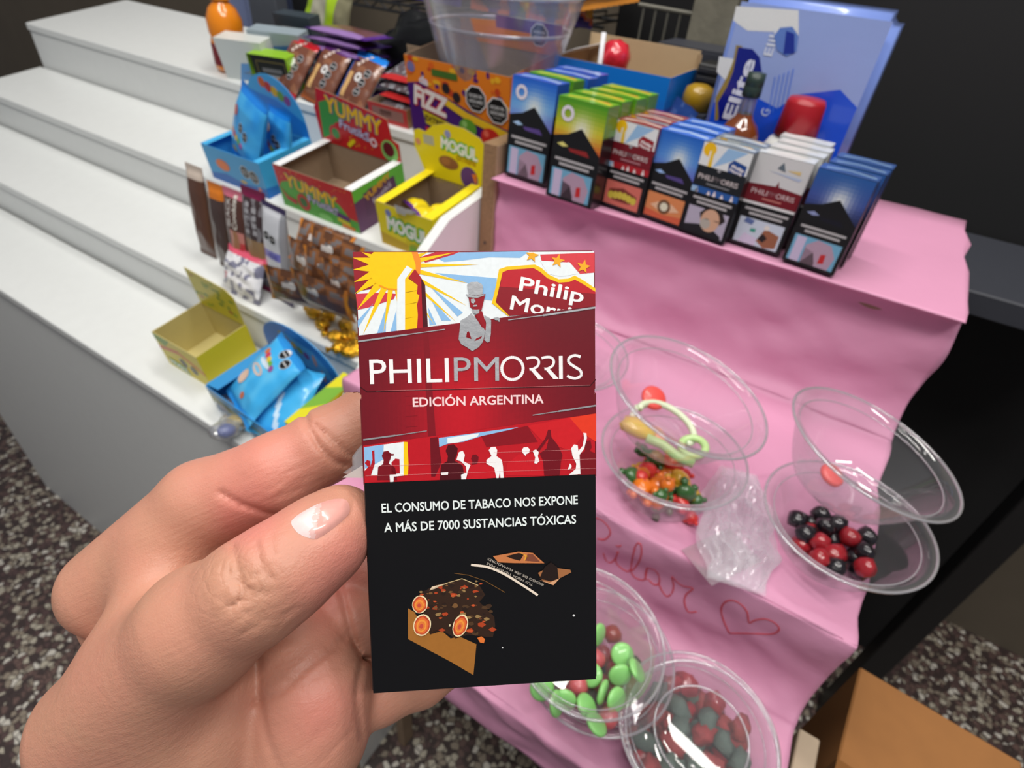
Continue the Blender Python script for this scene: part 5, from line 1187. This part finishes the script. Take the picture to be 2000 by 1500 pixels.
# big blue paper pack
EO = Vector((-172, 682, -217)); EW, EH = 146.0, 180.0
ep = thing('paper_pack', 'tall blue and white plastic wrapped paper pack behind the cigarette packs', 'paper pack', EO + Vector((EW / 2, 0, 0)))
V, F = boxg(-EW / 2, EW / 2, 0, 110, 0, EH, 10, 3); mk('plastic_wrap', V, F, mat('blue pack film', (120, 144, 214), .3, coat=.5, bump=.3, bscale=30), ep, smooth=True)
def EL(px, py): q = onY(px, py, 682) - EO; return (q.x, q.z)
I = Ink(lambda u, v, k: (u - EW / 2, -k, v), .1)
I.rect(6, 4, EW - 6, EH - 4, (150, 168, 222)); I.up()
PLe = lambda pts, c: I.poly([EL(*p) for p in pts], c)
I.poly([(6, 4), (EW - 6, 4), (EW - 6, 106), (120, 118), (86, 108), (70, 92), (40, 100), (6, 86)], (24, 80, 214))
PLe([(1438, 12), (1560, 20), (1560, 70), (1510, 62), (1460, 60), (1432, 40)], (226, 226, 226)); I.up()
PLe([(1434, 115), (1420, 160), (1400, 140), (1405, 110)], (222, 224, 228)); I.up()
PLe([(1438, 88), (1450, 90), (1440, 140), (1412, 190), (1402, 235), (1396, 235), (1398, 190), (1420, 150), (1432, 120)], (150, 128, 60)); I.up()
PLe([(1442, 92), (1470, 96), (1484, 112), (1488, 140), (1482, 180), (1462, 215), (1440, 236), (1404, 236), (1402, 200), (1420, 170), (1432, 140)], (12, 26, 130)); I.up()
def TXe(s, p0, p1, cap, c, bold=0.): 
    a, b = Vector(EL(*p0)), Vector(EL(*p1)); d_ = b - a; I.text(s, a.x, a.y, cap, c, width=d_.length, ang=math.degrees(math.atan2(d_.y, d_.x)), bold=bold)
TXe('Elite', (1432, 236), (1476, 118), 12, (222, 224, 240), .03); TXe('Elik', (1507, 110), (1524, 56), 8, (214, 220, 236), .02); TXe('G', (1500, 228), (1505, 214), 8, (190, 206, 240), .02); I.up()
PLe([(1512, 70), (1524, 54), (1548, 52), (1560, 70), (1556, 100), (1536, 110), (1518, 98)], (96, 128, 200)); I.up(); PLe([(1536, 60), (1552, 66), (1552, 104), (1530, 106)], (30, 50, 150)); I.up()
for k in range(5): I.line([EL(1500 + k * 9, 226 - k * 6), EL(1514 + k * 9, 150 - k * 4)], .8, (70, 120, 226))
I.done(ep, print_mat('glossy film print', .25, bump=.25, bscale=30, coat=.5))
# small bottles
bt = thing('syrup_bottle', 'small brown syrup bottle with dark green cap before the paper pack', 'bottle', (-125, 650, -217))
mk('glass_body', *lathe([(.1, 0), (19, 0), (20, 3), (20, 62), (19, 70), (15, 78), (9, 84), (7.5, 88)], 28), mat('brown syrup', (116, 58, 26), .12, coat=.8), bt, smooth=True)
mk('glass_neck', *lathe([(7.6, 87), (7.4, 100), (7.4, 106)], 22), clear_mat('neck glass', (200, 205, 235), gloss=.2, haze=.12), bt, smooth=True)
mk('cap', *lathe([(8, 103), (9, 104), (9, 112), (8.4, 113), (9, 114), (8.6, 124), (.1, 124.5)], 24), mat('dark green cap', (36, 52, 46), .4), bt, smooth=True)
bt = thing('red_capped_bottle', 'white bottle with red cap behind the white packs', 'bottle', (-74, 655, -217))
mk('bottle_body', *lathe([(.1, 0), (26, 0), (27, 3), (27, 62), (22, 72), (14, 78)], 28), mat('white bottle', (214, 214, 210), .35), bt, smooth=True)
mk('cap', *lathe([(17, 76), (20, 77), (18, 106), (16, 110), (.1, 111)], 26), mat('red cap', (160, 20, 32), .35), bt, smooth=True)

# ================================================================ cigarette packs in columns on the stand
def streak(I, w, d, c1, c2, c3):
    I.rect(0, 0, w, d, c1); I.up(); I.poly([(w * .1, d * .25), (w * .5, d * .55), (w * .95, d * .3), (w * .95, d * .55), (w * .5, d * .8), (w * .1, d * .5)], c2); I.up(); I.poly([(w * .2, d * .62), (w * .6, d * .72), (w * .9, d * .6), (w * .8, d * .8)], c3)
def warn(I, w, h, kind, hw):
    I.rect(.4, .4, w - .4, h * hw, (16, 16, 18)); I.up()
    for k, (a, b) in enumerate(((.1, .92), (.2, .84))): I.rect(w * a, h * hw * (.86 - k * .1), w * b, h * hw * (.915 - k * .1), (176, 176, 176))
    x0_, x1_, y0_, y1_ = w * .07, w * .93, h * .035, h * hw * .68
    P_ = lambda pts, c: I.poly([(x0_ + (x1_ - x0_) * a, y0_ + (y1_ - y0_) * b) for a, b in pts], c)
    if kind == 'pillowcase':
        P_([(0, 0), (1, 0), (1, 1), (0, 1)], (110, 170, 200)); I.up(); P_([(.06, 0), (.26, 0), (.26, .95), (.06, .95)], (196, 186, 214)); P_([(.3, .0), (.3, .7), (.5, .98), (.8, .9), (.95, .5), (.9, 0)], (176, 150, 170)); P_([(.3, 0), (.3, .6), (.5, .5), (.6, .1), (.6, 0)], (70, 56, 60)); I.up(); P_([(.66, .15), (.78, .2), (.76, .55), (.66, .5)], (190, 40, 44))
    elif kind == 'teeth':
        P_([(0, 0), (1, 0), (1, 1), (0, 1)], (206, 110, 96)); I.up(); P_([(.1, .3), (.3, .2), (.7, .2), (.92, .35), (.9, .6), (.5, .8), (.12, .65)], (120, 50, 40)); I.up()
        for k in range(6): I.disc(x0_ + (x1_ - x0_) * (.18 + k * .13), y0_ + (y1_ - y0_) * (.5 - .04 * abs(2.5 - k)), w * .07, (206, 190, 70), ry=h * .045)
    elif kind == 'eye':
        P_([(0, 0), (1, 0), (1, 1), (0, 1)], (214, 136, 84)); I.up(); P_([(0, 0), (1, 0), (1, .3), (.5, .2), (0, .3)], (206, 96, 64)); P_([(.12, .48), (.4, .74), (.7, .7), (.92, .5), (.6, .34), (.35, .34)], (226, 186, 150)); I.up(); I.disc(w * .5, y0_ + (y1_ - y0_) * .53, w * .15, (110, 76, 50)); I.up(); I.disc(w * .5, y0_ + (y1_ - y0_) * .53, w * .09, (222, 222, 196))
    elif kind == 'mask':
        P_([(0, 0), (1, 0), (1, 1), (0, 1)], (176, 172, 190)); I.up(); P_([(0, 0), (0, .22), (.35, .36), (.7, .3), (.95, .1), (.95, 0)], (26, 26, 30)); P_([(.3, .8), (.4, 1), (.85, 1), (.95, .75), (.85, .55), (.35, .6)], (40, 32, 30)); I.up(); I.disc(w * .58, y0_ + (y1_ - y0_) * .6, w * .2, (206, 166, 136), ry=h * .13); I.up(); I.disc(w * .5, y0_ + (y1_ - y0_) * .45, w * .11, (176, 172, 160), ry=h * .06)
        P_([(.42, .62), (.55, .66), (.55, .62)], (40, 30, 28)); P_([(.66, .64), (.8, .68), (.8, .63)], (40, 30, 28))
    else:
        P_([(0, 0), (1, 0), (1, 1), (0, 1)], (196, 208, 222)); I.up(); P_([(.5, .2), (.62, .75), (.95, .6), (.95, .1), (.7, .0)], (150, 96, 70)); P_([(.1, 0), (.5, .0), (.5, .3), (.2, .4)], (206, 196, 220)); P_([(.3, .5), (.42, .5), (.42, .65), (.3, .62)], (60, 150, 130)); P_([(.1, .8), (.3, .75), (.34, .95), (.14, 1)], (90, 110, 160)); I.up(); P_([(.52, .3), (.6, .55), (.72, .4), (.65, .2)], (34, 28, 30)); I.disc(w * .62, h * .26, w * .05, (222, 218, 210))
def iceberg(c_top, c_mid, c_bot):
    def f(I, w, h, hw):
        I.grid(.4, h * hw, w - .4, h - .4, lambda a, b: mixc(mixc(mixc(c_bot, c_mid, b * 2), c_top, (b - .5) * 2), (228, 234, 226), .9 * math.exp(-((a - .55) / .22) ** 2 - ((b - .5) / .26) ** 2)), 14, 14); I.up()
        I.poly([(.4, h * hw), (w - .4, h * hw), (w - .4, h * hw + (h - h * hw) * .12), (w * .56, h * hw + h * .5 * .56), (w * .3, h * hw + h * .2), (.4, h * hw + h * .16)], (20, 20, 22)); I.up()
        I.poly([(w * .1, h * .56), (w * .22, h * .585), (w * .34, h * .555), (w * .22, h * .54)], mixc(c_mid, (255, 255, 255), .4)); I.poly([(w * .34, h * .54), (w * .72, h * .55), (w * .8, h * .5), (w * .4, h * .51)], mixc(c_bot, (20, 20, 20), .3))
    return f
def argentina(base, band_, deep):
    def f(I, w, h, hw):
        I.rect(.4, h * hw, w - .4, h - .4, band_); I.up(); y = h * .76
        I.rect(.4, y, w - .4, h - .4, (226, 232, 232)); I.up(); I.disc(w * .16, h * .93, w * .13, (240, 190, 20)); I.poly([(w * .3, y), (w * .6, y + h * .1), (w * .9, h - 1), (w * .5, h - 1)], (150, 190, 226)); I.up()
        I.poly([(w * .17, y), (w * .17, h * .92), (w * .21, h * .95), (w * .26, h * .92), (w * .28, y)], (232, 196, 60)); I.poly([(w * .62, y), (w * .6, h * .84), (w * .68, h * .89), (w * .95, h * .86), (w * .95, y)], deep); I.up(); I.rect(w * .17, y, w * .2, h * .92, (236, 236, 232))
        I.text('Philip', w * .66, h * .815, h * .03, (236, 232, 230), width=w * .26, ang=-8, bold=.04); I.text('Morris', w * .64, h * .775, h * .03, (236, 232, 230), width=w * .26, ang=-8, bold=.04)
        I.disc(w * .46, h * .745, w * .035, (150, 150, 154)); I.text('PHILI', w * .08, h * .62, h * .055, (224, 216, 214), width=w * .3); I.text('PM', w * .4, h * .62, h * .055, (120, 112, 114), width=w * .15); I.text('ORRIS', w * .56, h * .62, h * .055, (224, 216, 214), width=w * .34)
        I.rect(w * .28, h * .575, w * .76, h * .59, mixc(band_, (255, 255, 255), .45)); I.up(); I.rect(.4, h * hw, w - .4, h * .54, base); I.up(); I.rect(.4, h * hw, w * .14, h * .53, (150, 186, 216))
        for k, (x, s) in enumerate(((.12, 1), (.38, .9), (.5, 1.2), (.66, .9), (.86, 1.3))): I.poly([(w * (x - .03), h * hw), (w * (x - .03), h * (hw + .02 * s)), (w * (x - .012), h * (hw + .03 * s)), (w * (x - .02), h * (hw + .045 * s)), (w * (x + .02), h * (hw + .045 * s)), (w * (x + .012), h * (hw + .03 * s)), (w * (x + .035), h * (hw + .02 * s)), (w * (x + .03), h * hw)], (230, 222, 220))
    return f
def whitepack(I, w, h, hw):
    I.rect(.4, h * hw, w - .4, h - .4, (206, 208, 208)); I.up(); I.poly([(.4, h * .5), (w - .4, h * .5), (w - .4, h * .68), (w * .56, h * .7), (w * .53, h * .76), (w * .5, h * .7), (.4, h * .68)], (112, 20, 32)); I.poly([(.4, h * .46), (w - .4, h * .46), (w - .4, h * .49), (.4, h * .5)], (222, 222, 222)); I.up()
    I.text('PHILI', w * .1, h * .585, h * .055, (214, 196, 196), width=w * .3); I.text('PM', w * .42, h * .585, h * .055, (140, 100, 104), width=w * .14); I.text('ORRIS', w * .57, h * .585, h * .055, (214, 196, 196), width=w * .33); I.rect(w * .34, h * .54, w * .7, h * .555, (190, 120, 110)); I.up()
    I.poly([(w * .42, h * .88), (w * .5, h * .95), (w * .58, h * .86)], (96, 110, 120)); I.poly([(w * .6, h * .88), (w * .84, h * .9), (w * .84, h * .86)], (214, 190, 130)); I.poly([(w * .3, h * .84), (w * .9, h * .83), (w * .86, h * .8)], (176, 190, 214))
KIND = {
 'blue': (iceberg((30, 96, 206), (110, 170, 226), (120, 90, 190)), 'pillowcase', lambda I, w, d: streak(I, w, d, (50, 100, 210), (170, 200, 236), (30, 60, 160)), (40, 84, 180)),
 'green': (iceberg((70, 150, 30), (206, 196, 40), (196, 44, 44)), 'pillowcase', lambda I, w, d: streak(I, w, d, (96, 170, 40), (216, 206, 60), (196, 60, 44)), (90, 140, 50)),
 'red': (argentina((170, 30, 40), (116, 22, 34), (150, 30, 40)), 'teeth', lambda I, w, d: streak(I, w, d, (150, 60, 66), (214, 190, 180), (120, 30, 40)), (110, 30, 38)),
 'night': (iceberg((34, 100, 196), (80, 140, 216), (110, 90, 180)), 'eye', lambda I, w, d: streak(I, w, d, (60, 116, 220), (190, 214, 240), (40, 80, 190)), (40, 84, 180)),
 'black': (argentina((40, 90, 160), (26, 30, 34), (30, 70, 140)), 'mask', lambda I, w, d: streak(I, w, d, (120, 130, 140), (196, 206, 214), (226, 180, 60)), (36, 44, 50)),
 'white': (whitepack, 'bed', lambda I, w, d: streak(I, w, d, (206, 210, 212), (226, 228, 228), (176, 170, 150)), (206, 208, 206)),
 'navy': (iceberg((40, 90, 160), (60, 80, 150), (20, 20, 40)), 'pillowcase', lambda I, w, d: streak(I, w, d, (60, 90, 150), (120, 150, 190), (30, 40, 80)), (30, 40, 70)),
}
PROTO = {}
def cig(kind, label, p, R, w, h, d, ring, group):
    key = (kind, w, h, ring)
    if key not in PROTO:
        t = thing('cigarette_pack', label, 'cigarette pack', p, R, group)
        art, wk, tp, colr = KIND[kind]; cm = mat('pack card ' + kind, colr, .3, coat=.5)
        mk('body', *boxg(-w / 2, w / 2, .05, d, 0, h * .7, .5), mat('black pack card', (18, 18, 20), .3, coat=.5), t); ld = mk('lid', *boxg(-w / 2, w / 2, .05, d, h * .7 + .2, h, .6), cm, t)
        I = Ink(mmsurf(w), .06); art(I, w, h, .47); I.up(); warn(I, w, h, wk, .47)
        if ring: I.up(); I.ring(w * .24, h * .86, w * .13, w * .07, (226, 222, 232))
        I.done(t, print_mat('pack front print', .3, coat=.2))
        I = Ink(topsurf(w, h), .06); tp(I, w, d); I.done(ld, print_mat('pack front print', .3, coat=.2), 'top_print')
        PROTO[key] = t; return t
    c_ = copy_tree(PROTO[key]); c_.matrix_world = Matrix.Translation(wd(p)) @ R.to_4x4(); tag(c_, label, 'cigarette pack', group); return c_
def fblz(px, py): return onZ(px, py, Z1 + 3)
ORD = ('front', 'second', 'third', 'fourth', 'fifth')
COLS = [
 ((985, 336), 54, 98, 23, ['blue', 'green', 'blue', 'blue'], True, -4, 'in leftmost column', 'blue iceberg cigarette pack with white ring', 'column one'),
 ((1066, 377), 54, 94, 23, ['green'] * 4, True, -5, 'in the tall green column', 'green and red iceberg cigarette pack', 'column two'),
 ((1172, 394), 45, 81, 21, ['red'] * 3, False, -4, 'in teeth warning column', 'dark red cigarette pack with sun and obelisk', 'column three'),
 ((1250, 417), 45, 81, 21, ['night'] * 3, False, -6, 'in eye warning column', 'blue iceberg cigarette pack without ring', 'column four'),
 ((1327, 445), 45, 81, 21, ['black'] * 2, False, -5, 'in face mask warning column', 'black and blue cigarette pack with sun', 'column five'),
 ((1424, 467), 46, 81, 21, ['white'] * 4, False, -3, 'in the white column', 'white cigarette pack with dark red band', 'column six'),
 ((1527, 503), 45, 81, 21, ['navy'] * 3, False, -5, 'at the right end of the row', 'navy cigarette pack', 'column seven'),
]
NMS = {'blue': 'blue iceberg cigarette pack with white ring', 'green': 'green iceberg cigarette pack with white ring'}
for (pp, w, h, d, kinds, ringed, rz, where, base, grp) in COLS:
    p0 = fblz(*pp); p0.y -= 3 * math.sin(0)
    for i, k in enumerate(kinds):
        R = basis(rz + random.uniform(-1.5, 1.5), -2.0)
        o = p0 + basis(rz) @ Vector((w / 2 + (0 if i == 0 else random.uniform(-3, 4)), i * (d + 2.0) + (2 if i else 0), 0)); o.z = Z1 + 1.5
        nm = NMS.get(k, base) if grp in ('column one', 'column two') else base
        cig(k, '%s, %s %s' % (nm, ORD[i] if i else 'front', where), o, R, w, h, d, ringed, 'cigarette packs in rows on the stand')
# ================================================================ clear bowls of sweets on the pink steps
BOWLM = clear_mat('clear bowl plastic', (250, 248, 250), gloss=.13, haze=.05, rough=.04)
RIMM = clear_mat('clear bowl rim', (240, 238, 242), gloss=.3, haze=.18, rough=.06)
def bowl(label, o, R, r1, r0, h, group='clear sweet bowls'):
    t = thing('sweet_bowl', label, 'bowl', o, R, group)
    pr = [(r0, 0.4)] + [(r0 + (r1 - r0) * (k / 10) ** .8, h * (k / 10) ** 1.15) for k in range(1, 11)] + [(r1 + 2.5, h + .2), (r1 + 4.2, h - .4)]
    V, F = lathe(pr, 64); mk('bowl_wall', V, F, BOWLM, t, smooth=True)
    mk('bowl_base', *lathe([(.1, 1.6), (r0 * .55, 1.6), (r0 * .7, .3), (r0, .4)], 48), BOWLM, t, smooth=True)
    ring = lambda r, z: [(r * math.cos(2 * math.pi * k / 72), r * math.sin(2 * math.pi * k / 72), z) for k in range(72)]
    mk('rolled_rim', *tube(ring(r1 + 4.2, h - .2), 1.0, 8, True), RIMM, t, smooth=True)
    mk('inner_ridge', *tube(ring(r1 * .93, h * .88), .5, 6, True), RIMM, t, smooth=True)
    return t
def gum(name, rgb, rough=.22): return mat(name, rgb, rough, coat=.5, var=.12, scale=120, sss=.35)
def sph(c, r, sub=1, sc=(1, 1, 1)):
    bm = bmesh.new(); bmesh.ops.create_icosphere(bm, subdivisions=sub, radius=r)
    for v in bm.verts: v.co = Vector((v.co.x * sc[0] + c[0], v.co.y * sc[1] + c[1], v.co.z * sc[2] + c[2]))
    return bmout(bm)
def bear():
    g = [sph((0, 0, 0), 5, 2, (1, .8, 1.25)), sph((0, 0, 8.4), 3.9, 2), sph((-2.9, 0, 11.4), 1.5), sph((2.9, 0, 11.4), 1.5), sph((0, -3.4, 7.8), 1.6)]
    g += [sph((s * 4.2, -2.4, 2.6), 1.9, 1, (1, 1.2, 1.3)) for s in (-1, 1)] + [sph((s * 3.6, -3, -4.6), 2.3, 1, (1, 1.3, 1)) for s in (-1, 1)]
    return join(*g)
def disc_(r, h): return lathe([(.1, 0), (r * .8, 0), (r, h * .3), (r, h * .7), (r * .8, h), (.1, h)], 20)
def ringg(r, q): return tube([(r * math.cos(2 * math.pi * k / 24), r * math.sin(2 * math.pi * k / 24), q) for k in range(24)], q, 10, True)
def lump(r, seed, f=.3):
    bm = bmesh.new(); bmesh.ops.create_icosphere(bm, subdivisions=2, radius=r)
    for v in bm.verts: v.co *= 1 + f * noise.noise(v.co * (1.6 / r) + Vector((seed * 3.3, 1, 2)))
    return bmout(bm)
MESHC = {}
def sweet(name, label, geo_key, geo, m, o, R, group):
    k = (geo_key, m.name)
    if k not in MESHC:
        ob = mk(name, *geo, m, None, smooth=True); MESHC[k] = ob.data
    else:
        ob = bpy.data.objects.new(name, MESHC[k]); COL.objects.link(ob)
    obj_at(ob, o, R); return tag(ob, label, 'candy', group)
def fill(n, r, z0, layers, seed, gap=11.0):
    rg = random.Random(seed); out = []
    for l in range(layers):
        pts = []; tries = 0; rr_ = r + l * 3
        while len(pts) < n // layers and tries < 900:
            tries += 1; a, q = rg.uniform(0, 6.283), rr_ * math.sqrt(rg.random()); p = (q * math.cos(a), q * math.sin(a))
            if all((p[0] - u) ** 2 + (p[1] - v) ** 2 > gap * gap for u, v in pts): pts.append(p)
        out += [(p[0], p[1], z0 + l * 8.0) for p in pts]
    return out
def spot(p, r):
    q = math.hypot(p[0], p[1]); a = math.degrees(math.atan2(p[1], p[0])) % 360
    side = ('right side', 'back right', 'back', 'back left', 'left side', 'front left', 'front', 'front right')[int(((a + 22.5) % 360) // 45)]
    lay = 'lower layer' if p[2] < 10 else 'second layer' if p[2] < 18 else 'top layer'
    return 'in the %s, %s' % ('middle' if q < r * .4 else side, lay) if p[2] else 'in the %s' % ('middle' if q < r * .4 else side)
def rrot(rg): return basis(rg.uniform(0, 360), rg.uniform(0, 180), rg.uniform(-60, 60))
rg = random.Random(12)
# --- lower step pair: gummy bears below, rings above
pB = onZ(1262, 1006, Z2 + 1); oB = pB + Vector((0, 29, 0)); RB = basis(0)
bowl('clear bowl of gummy bears on the middle step', oB, RB, 50, 29, 45)
bearc = {'orange': gum('orange gummy', (224, 118, 30)), 'green': gum('dark green gummy', (56, 100, 50)), 'red': gum('red gummy', (206, 52, 48)), 'yellow': gum('amber gummy', (214, 166, 40))}
seq = ['orange', 'green', 'red', 'yellow', 'orange', 'green', 'orange', 'red']
for i, p in enumerate(fill(18, 22, 8, 2, 5, 12.0)):
    c = seq[i % len(seq)]
    sweet('gummy_bear', '%s gummy bear %s of the bowl of bears' % (c, spot(p, 22)), 'bear', xf(bear(), Matrix.Diagonal((1.55, 1.4, 1.5))), bearc[c], oB + Vector(p), rrot(rg), 'gummy bears')
oA = oB + Vector((22, 26, 30)); RA = basis(0, 2, 10)
# place by its base as seen: base centre near (1312, 880)
oA = onZ(1288, 846, Z2 + 42); RA = basis(0, -4, 13)
bowl('clear bowl with a few sour rings, tilted on top of the gummy bears', oA, RA, 58, 31, 47)
WG = gum('white green sour gummy', (206, 216, 186), .5); RG = gum('red sugared gummy', (224, 76, 70), .5); YG = gum('yellow gummy', (222, 190, 60)); GG = gum('pale green gummy', (176, 206, 140), .5); PG = gum('peach gummy', (232, 160, 130), .5)
def inA(x, y, z): return oA + RA @ Vector((x, y, z))
def sw(name, label, key, geo, m, p, R): return sweet(name, label, key, geo, m, p, R, 'sweets in the tilted bowl')
sw('gummy_disc', 'red sugared gummy disc in the tilted bowl', 'd9', disc_(10.5, 5), RG, inA(-20, 22, 8), RA @ basis(0, 20, 10))
arcp = [(24 * math.cos(a), 17 * math.sin(a), 5 + 3 * abs(math.sin(a))) for a in [math.radians(-30 + 14 * k) for k in range(17)]]
sw('sour_belt', 'white sour belt curving round the tilted bowl', 'belt', tube(arcp, 2.8, 8), WG, inA(0, 6, 2), RA)
sw('sour_ring', 'pale green sour ring by the wall of the tilted bowl', 'ring', ringg(9, 3), GG, inA(27, -4, 8), RA @ basis(0, 15, -20))
sw('gummy_bear', 'yellow gummy lying at the front of the tilted bowl', 'lumpY', xf(lump(10, 2), Matrix.Diagonal((1.5, .9, .6))), YG, inA(-16, -18, 6), RA @ basis(20))
sw('sour_belt', 'pale green sour strip at the front of the tilted bowl', 'belt2', tube([(-18, 0, 0), (-6, 3, 1), (8, 0, 2), (20, 3, 3)], 4, 8), GG, inA(12, -22, 6), RA)
sw('gummy_disc', 'peach sugared gummy disc below the green strip', 'd8', disc_(8, 4), PG, inA(-2, -10, 3), RA)
sw('sour_belt', 'second white sour strip along the left wall of the tilted bowl', 'belt3', tube([(-14, 16, 4), (-20, 4, 3), (-18, -12, 3)], 2.6, 8), WG, inA(-6, 0, 2), RA)
# --- bowl behind the pack, and stacked bowls cut by the right edge of the photograph
oF = onZ(1092, 742, Z2 + 2)
bowl('empty clear bowl half hidden behind the held pack', oF, basis(0, 0, 4), 54, 29, 38)
oC = onZ(1612, 1078, Z2 + 2); bowl('clear bowl of black and red sweets at the right end of the middle step', oC, basis(0), 52, 30, 38)
BKG = gum('black gummy', (24, 20, 26)); DRG = gum('dark red gummy', (150, 30, 40)); 
for i, p in enumerate(fill(26, 24, 7, 2, 9, 10.5)):
    m_ = BKG if i % 3 else DRG; c = 'black' if i % 3 else 'dark red'
    sweet('gummy_berry', '%s gummy berry %s of the right end bowl' % (c, spot(p, 24)), 'berry', lump(7.5, 4, .25), m_, oC + Vector(p), rrot(rg), 'black and red gummies')
oG = oC + Vector((-14, 24, 40)); bowl('empty clear bowl tilted on the bowl of black and red sweets', oG, basis(0, -6, 12), 56, 30, 44)
sw('gummy_disc', 'red gummy disc in the upper right bowl', 'd9b', disc_(9, 5), RG, oG + Vector((-6, 0, 8)), basis(0, 10, 20))
# --- crumpled clear bag lying between the bowls
def crumple(px, w, h, seed, amp):
    V, F = [], []; nx_, ny_ = 26, 30
    for j in range(ny_ + 1):
        for i in range(nx_ + 1):
            u, v = i / nx_, j / ny_; q = Vector((u * 4, v * 4, seed)); n_ = abs(noise.noise(q * 1.4)) * amp + abs(noise.noise(q * 3.1)) * amp * .5
            e = min(1, 6 * min(u, 1 - u, v, 1 - v))
            V.append(((u - .5) * w * (.55 + .75 * math.sin(math.pi * (v * .8 + .15))) * (1 + .25 * noise.noise(Vector((v * 5, 3, seed)))) + 6 * noise.noise(Vector((0, v * 3, seed))) + 3 * noise.noise(q * 2), (v - .5) * h, n_ * e + .5))
    for j in range(ny_):
        for i in range(nx_): a = j * (nx_ + 1) + i; F.append([a, a + 1, a + nx_ + 2, a + nx_ + 1])
    return V, F
cbm = clear_mat('crumpled clear film', (250, 250, 252), gloss=.07, haze=.16, rough=.1)
pb = onZ(1440, 1022, Z2 + 5); o = thing('clear_bag', 'crumpled clear plastic bag lying between the bowls', 'bag', pb, basis(14))
mk('upper_film', *crumple(0, 40, 112, 3, 14), cbm, o, smooth=False); mk('lower_film', *xf(crumple(0, 44, 116, 8, 5), None, (0, 0, .3)), cbm, o, smooth=False)
pb = onZ(1408, 1085, Z2 + 2.2)
o = mk('clear_label', *boxg(-16, 16, -24, 24, 0, .6, .2), clear_mat('clear tape', (244, 230, 236), gloss=.15, haze=.10), None); obj_at(o, pb, basis(-30)); tag(o, 'flat clear film patch stuck to the pink step edge', 'film')
# --- bottom step: green discs over red gummies, and a full bowl with lid
oD = onZ(1118, 1392, Z3 + 2) + Vector((0, 30, 0)); bowl('clear bowl of red and black gummies under the green discs', oD, basis(0), 50, 32, 36)
for i, p in enumerate(fill(26, 30, 7, 2, 15, 10.5)):
    m_ = (DRG, gum('wine gummy', (128, 34, 36)), BKG)[i % 3]; c = ('dark red', 'wine red', 'black')[i % 3]
    sweet('gummy_berry', '%s gummy %s of the bowl below the green discs' % (c, spot(p, 30)), 'berry', lump(7.5, 4, .25), m_, oD + Vector(p), rrot(rg), 'gummies under the green discs')
oH = onZ(1122, 1290, Z3 + 42); RH = basis(0, -2, 6); bowl('clear bowl of green discs stacked on another bowl on the lowest step', oH, RH, 48, 31, 38)
GD = gum('green sugared disc', (140, 206, 120), .45); RD = gum('rose gummy', (190, 90, 96), .4)
hp = [(26, 22, 6, 75), (30, 8, 7, 60), (14, -4, 5, 20), (24, -12, 9, 110), (34, -10, 8, 90), (20, -26, 6, 150), (6, -30, 6, 30), (-10, -34, 8, 40), (-24, -30, 9, 60), (2, -38, 9, 100), (30, -34, 10, 140), (-30, -14, 8, 20), (-10, 10, 5, 10), (-24, 20, 8, 80), (4, 24, 6, 60), (38, 14, 11, 100), (-6, -16, 4, 0)]
for i, (x, y, z, a) in enumerate(hp):
    sweet('gummy_disc', 'light green sugared disc %s of the upper green bowl' % spot((x, y, 0), 34), 'gd', disc_(8.2, 3.6), GD, oH + RH @ Vector((x, y, z)), RH @ basis(a, 20 + (i * 37) % 60, (i * 53) % 50 - 25), 'green sugared discs')
for i, (x, y) in enumerate(((12, 8), (36, -22), (-16, -4), (10, -16))):
    sweet('gummy_berry', 'rose gummy among the green discs %s' % spot((x, y, 0), 30), 'rose', lump(7, 6, .2), RD, oH + RH @ Vector((x, y, 5)), rrot(rg), 'rose gummies')
oE = onZ(1334, 1468, Z3 + 2); bowl('clear bowl full of red and grey green gummies at the front corner', oE, basis(0), 48, 34, 38)
GRG = mat('grey green sugared gummy', (84, 102, 92), .65, var=.3, scale=200, sss=.2, bump=.6, bscale=900); R2 = mat('brick sugared gummy', (150, 48, 48), .6, var=.3, scale=200, sss=.2, bump=.6, bscale=900)
for i, p in enumerate(fill(66, 33, 7, 3, 21, 10.0)):
    m_ = (R2, GRG, DRG, R2, GRG)[i % 5]; c = ('brick red', 'grey green', 'dark red', 'brick red', 'grey green')[i % 5]
    sweet('gummy_heart', '%s sugared gummy %s of the full corner bowl' % (c, spot(p, 33)), 'berry2', xf(lump(8.2, 9, .6), Matrix.Diagonal((1.15, 1.0, .75))), m_, oE + Vector(p), rrot(rg), 'gummies in the full corner bowl')
ld = thing('bowl_lid', 'clear domed lid lying on the full corner bowl', 'lid', oE + Vector((2, -3, 39)), basis(0, 3, -3))
mk('lid_dome', *lathe([(.1, 5), (20, 5), (28, 4), (31, 1), (42, 1.5), (48, .5)], 64), BOWLM, ld, smooth=True)
mk('lid_rim', *tube([(48.5 * math.cos(2 * math.pi * k / 72), 48.5 * math.sin(2 * math.pi * k / 72), .6) for k in range(72)], 1.1, 8, True), RIMM, ld, smooth=True)
mk('lid_ridge', *tube([(30 * math.cos(2 * math.pi * k / 60), 30 * math.sin(2 * math.pi * k / 60), 3.2) for k in range(60)], .8, 6, True), RIMM, ld, smooth=True)
# brown carton on the floor side right of the stand
cb = closed_box('cardboard_box', 'brown cardboard box beside the lower right corner of the stand', 'box', (206, 160, -1250), basis(-4), 120, 220, 770, (150, 100, 52), None, 1.5, m=mat('brown cardboard', (150, 100, 52), .8, var=.1))
mk('packing_tape', *boxg(-60.3, 60.3, 90, 130, 710, 770.4), mat('brown tape', (130, 84, 40), .3), cb)
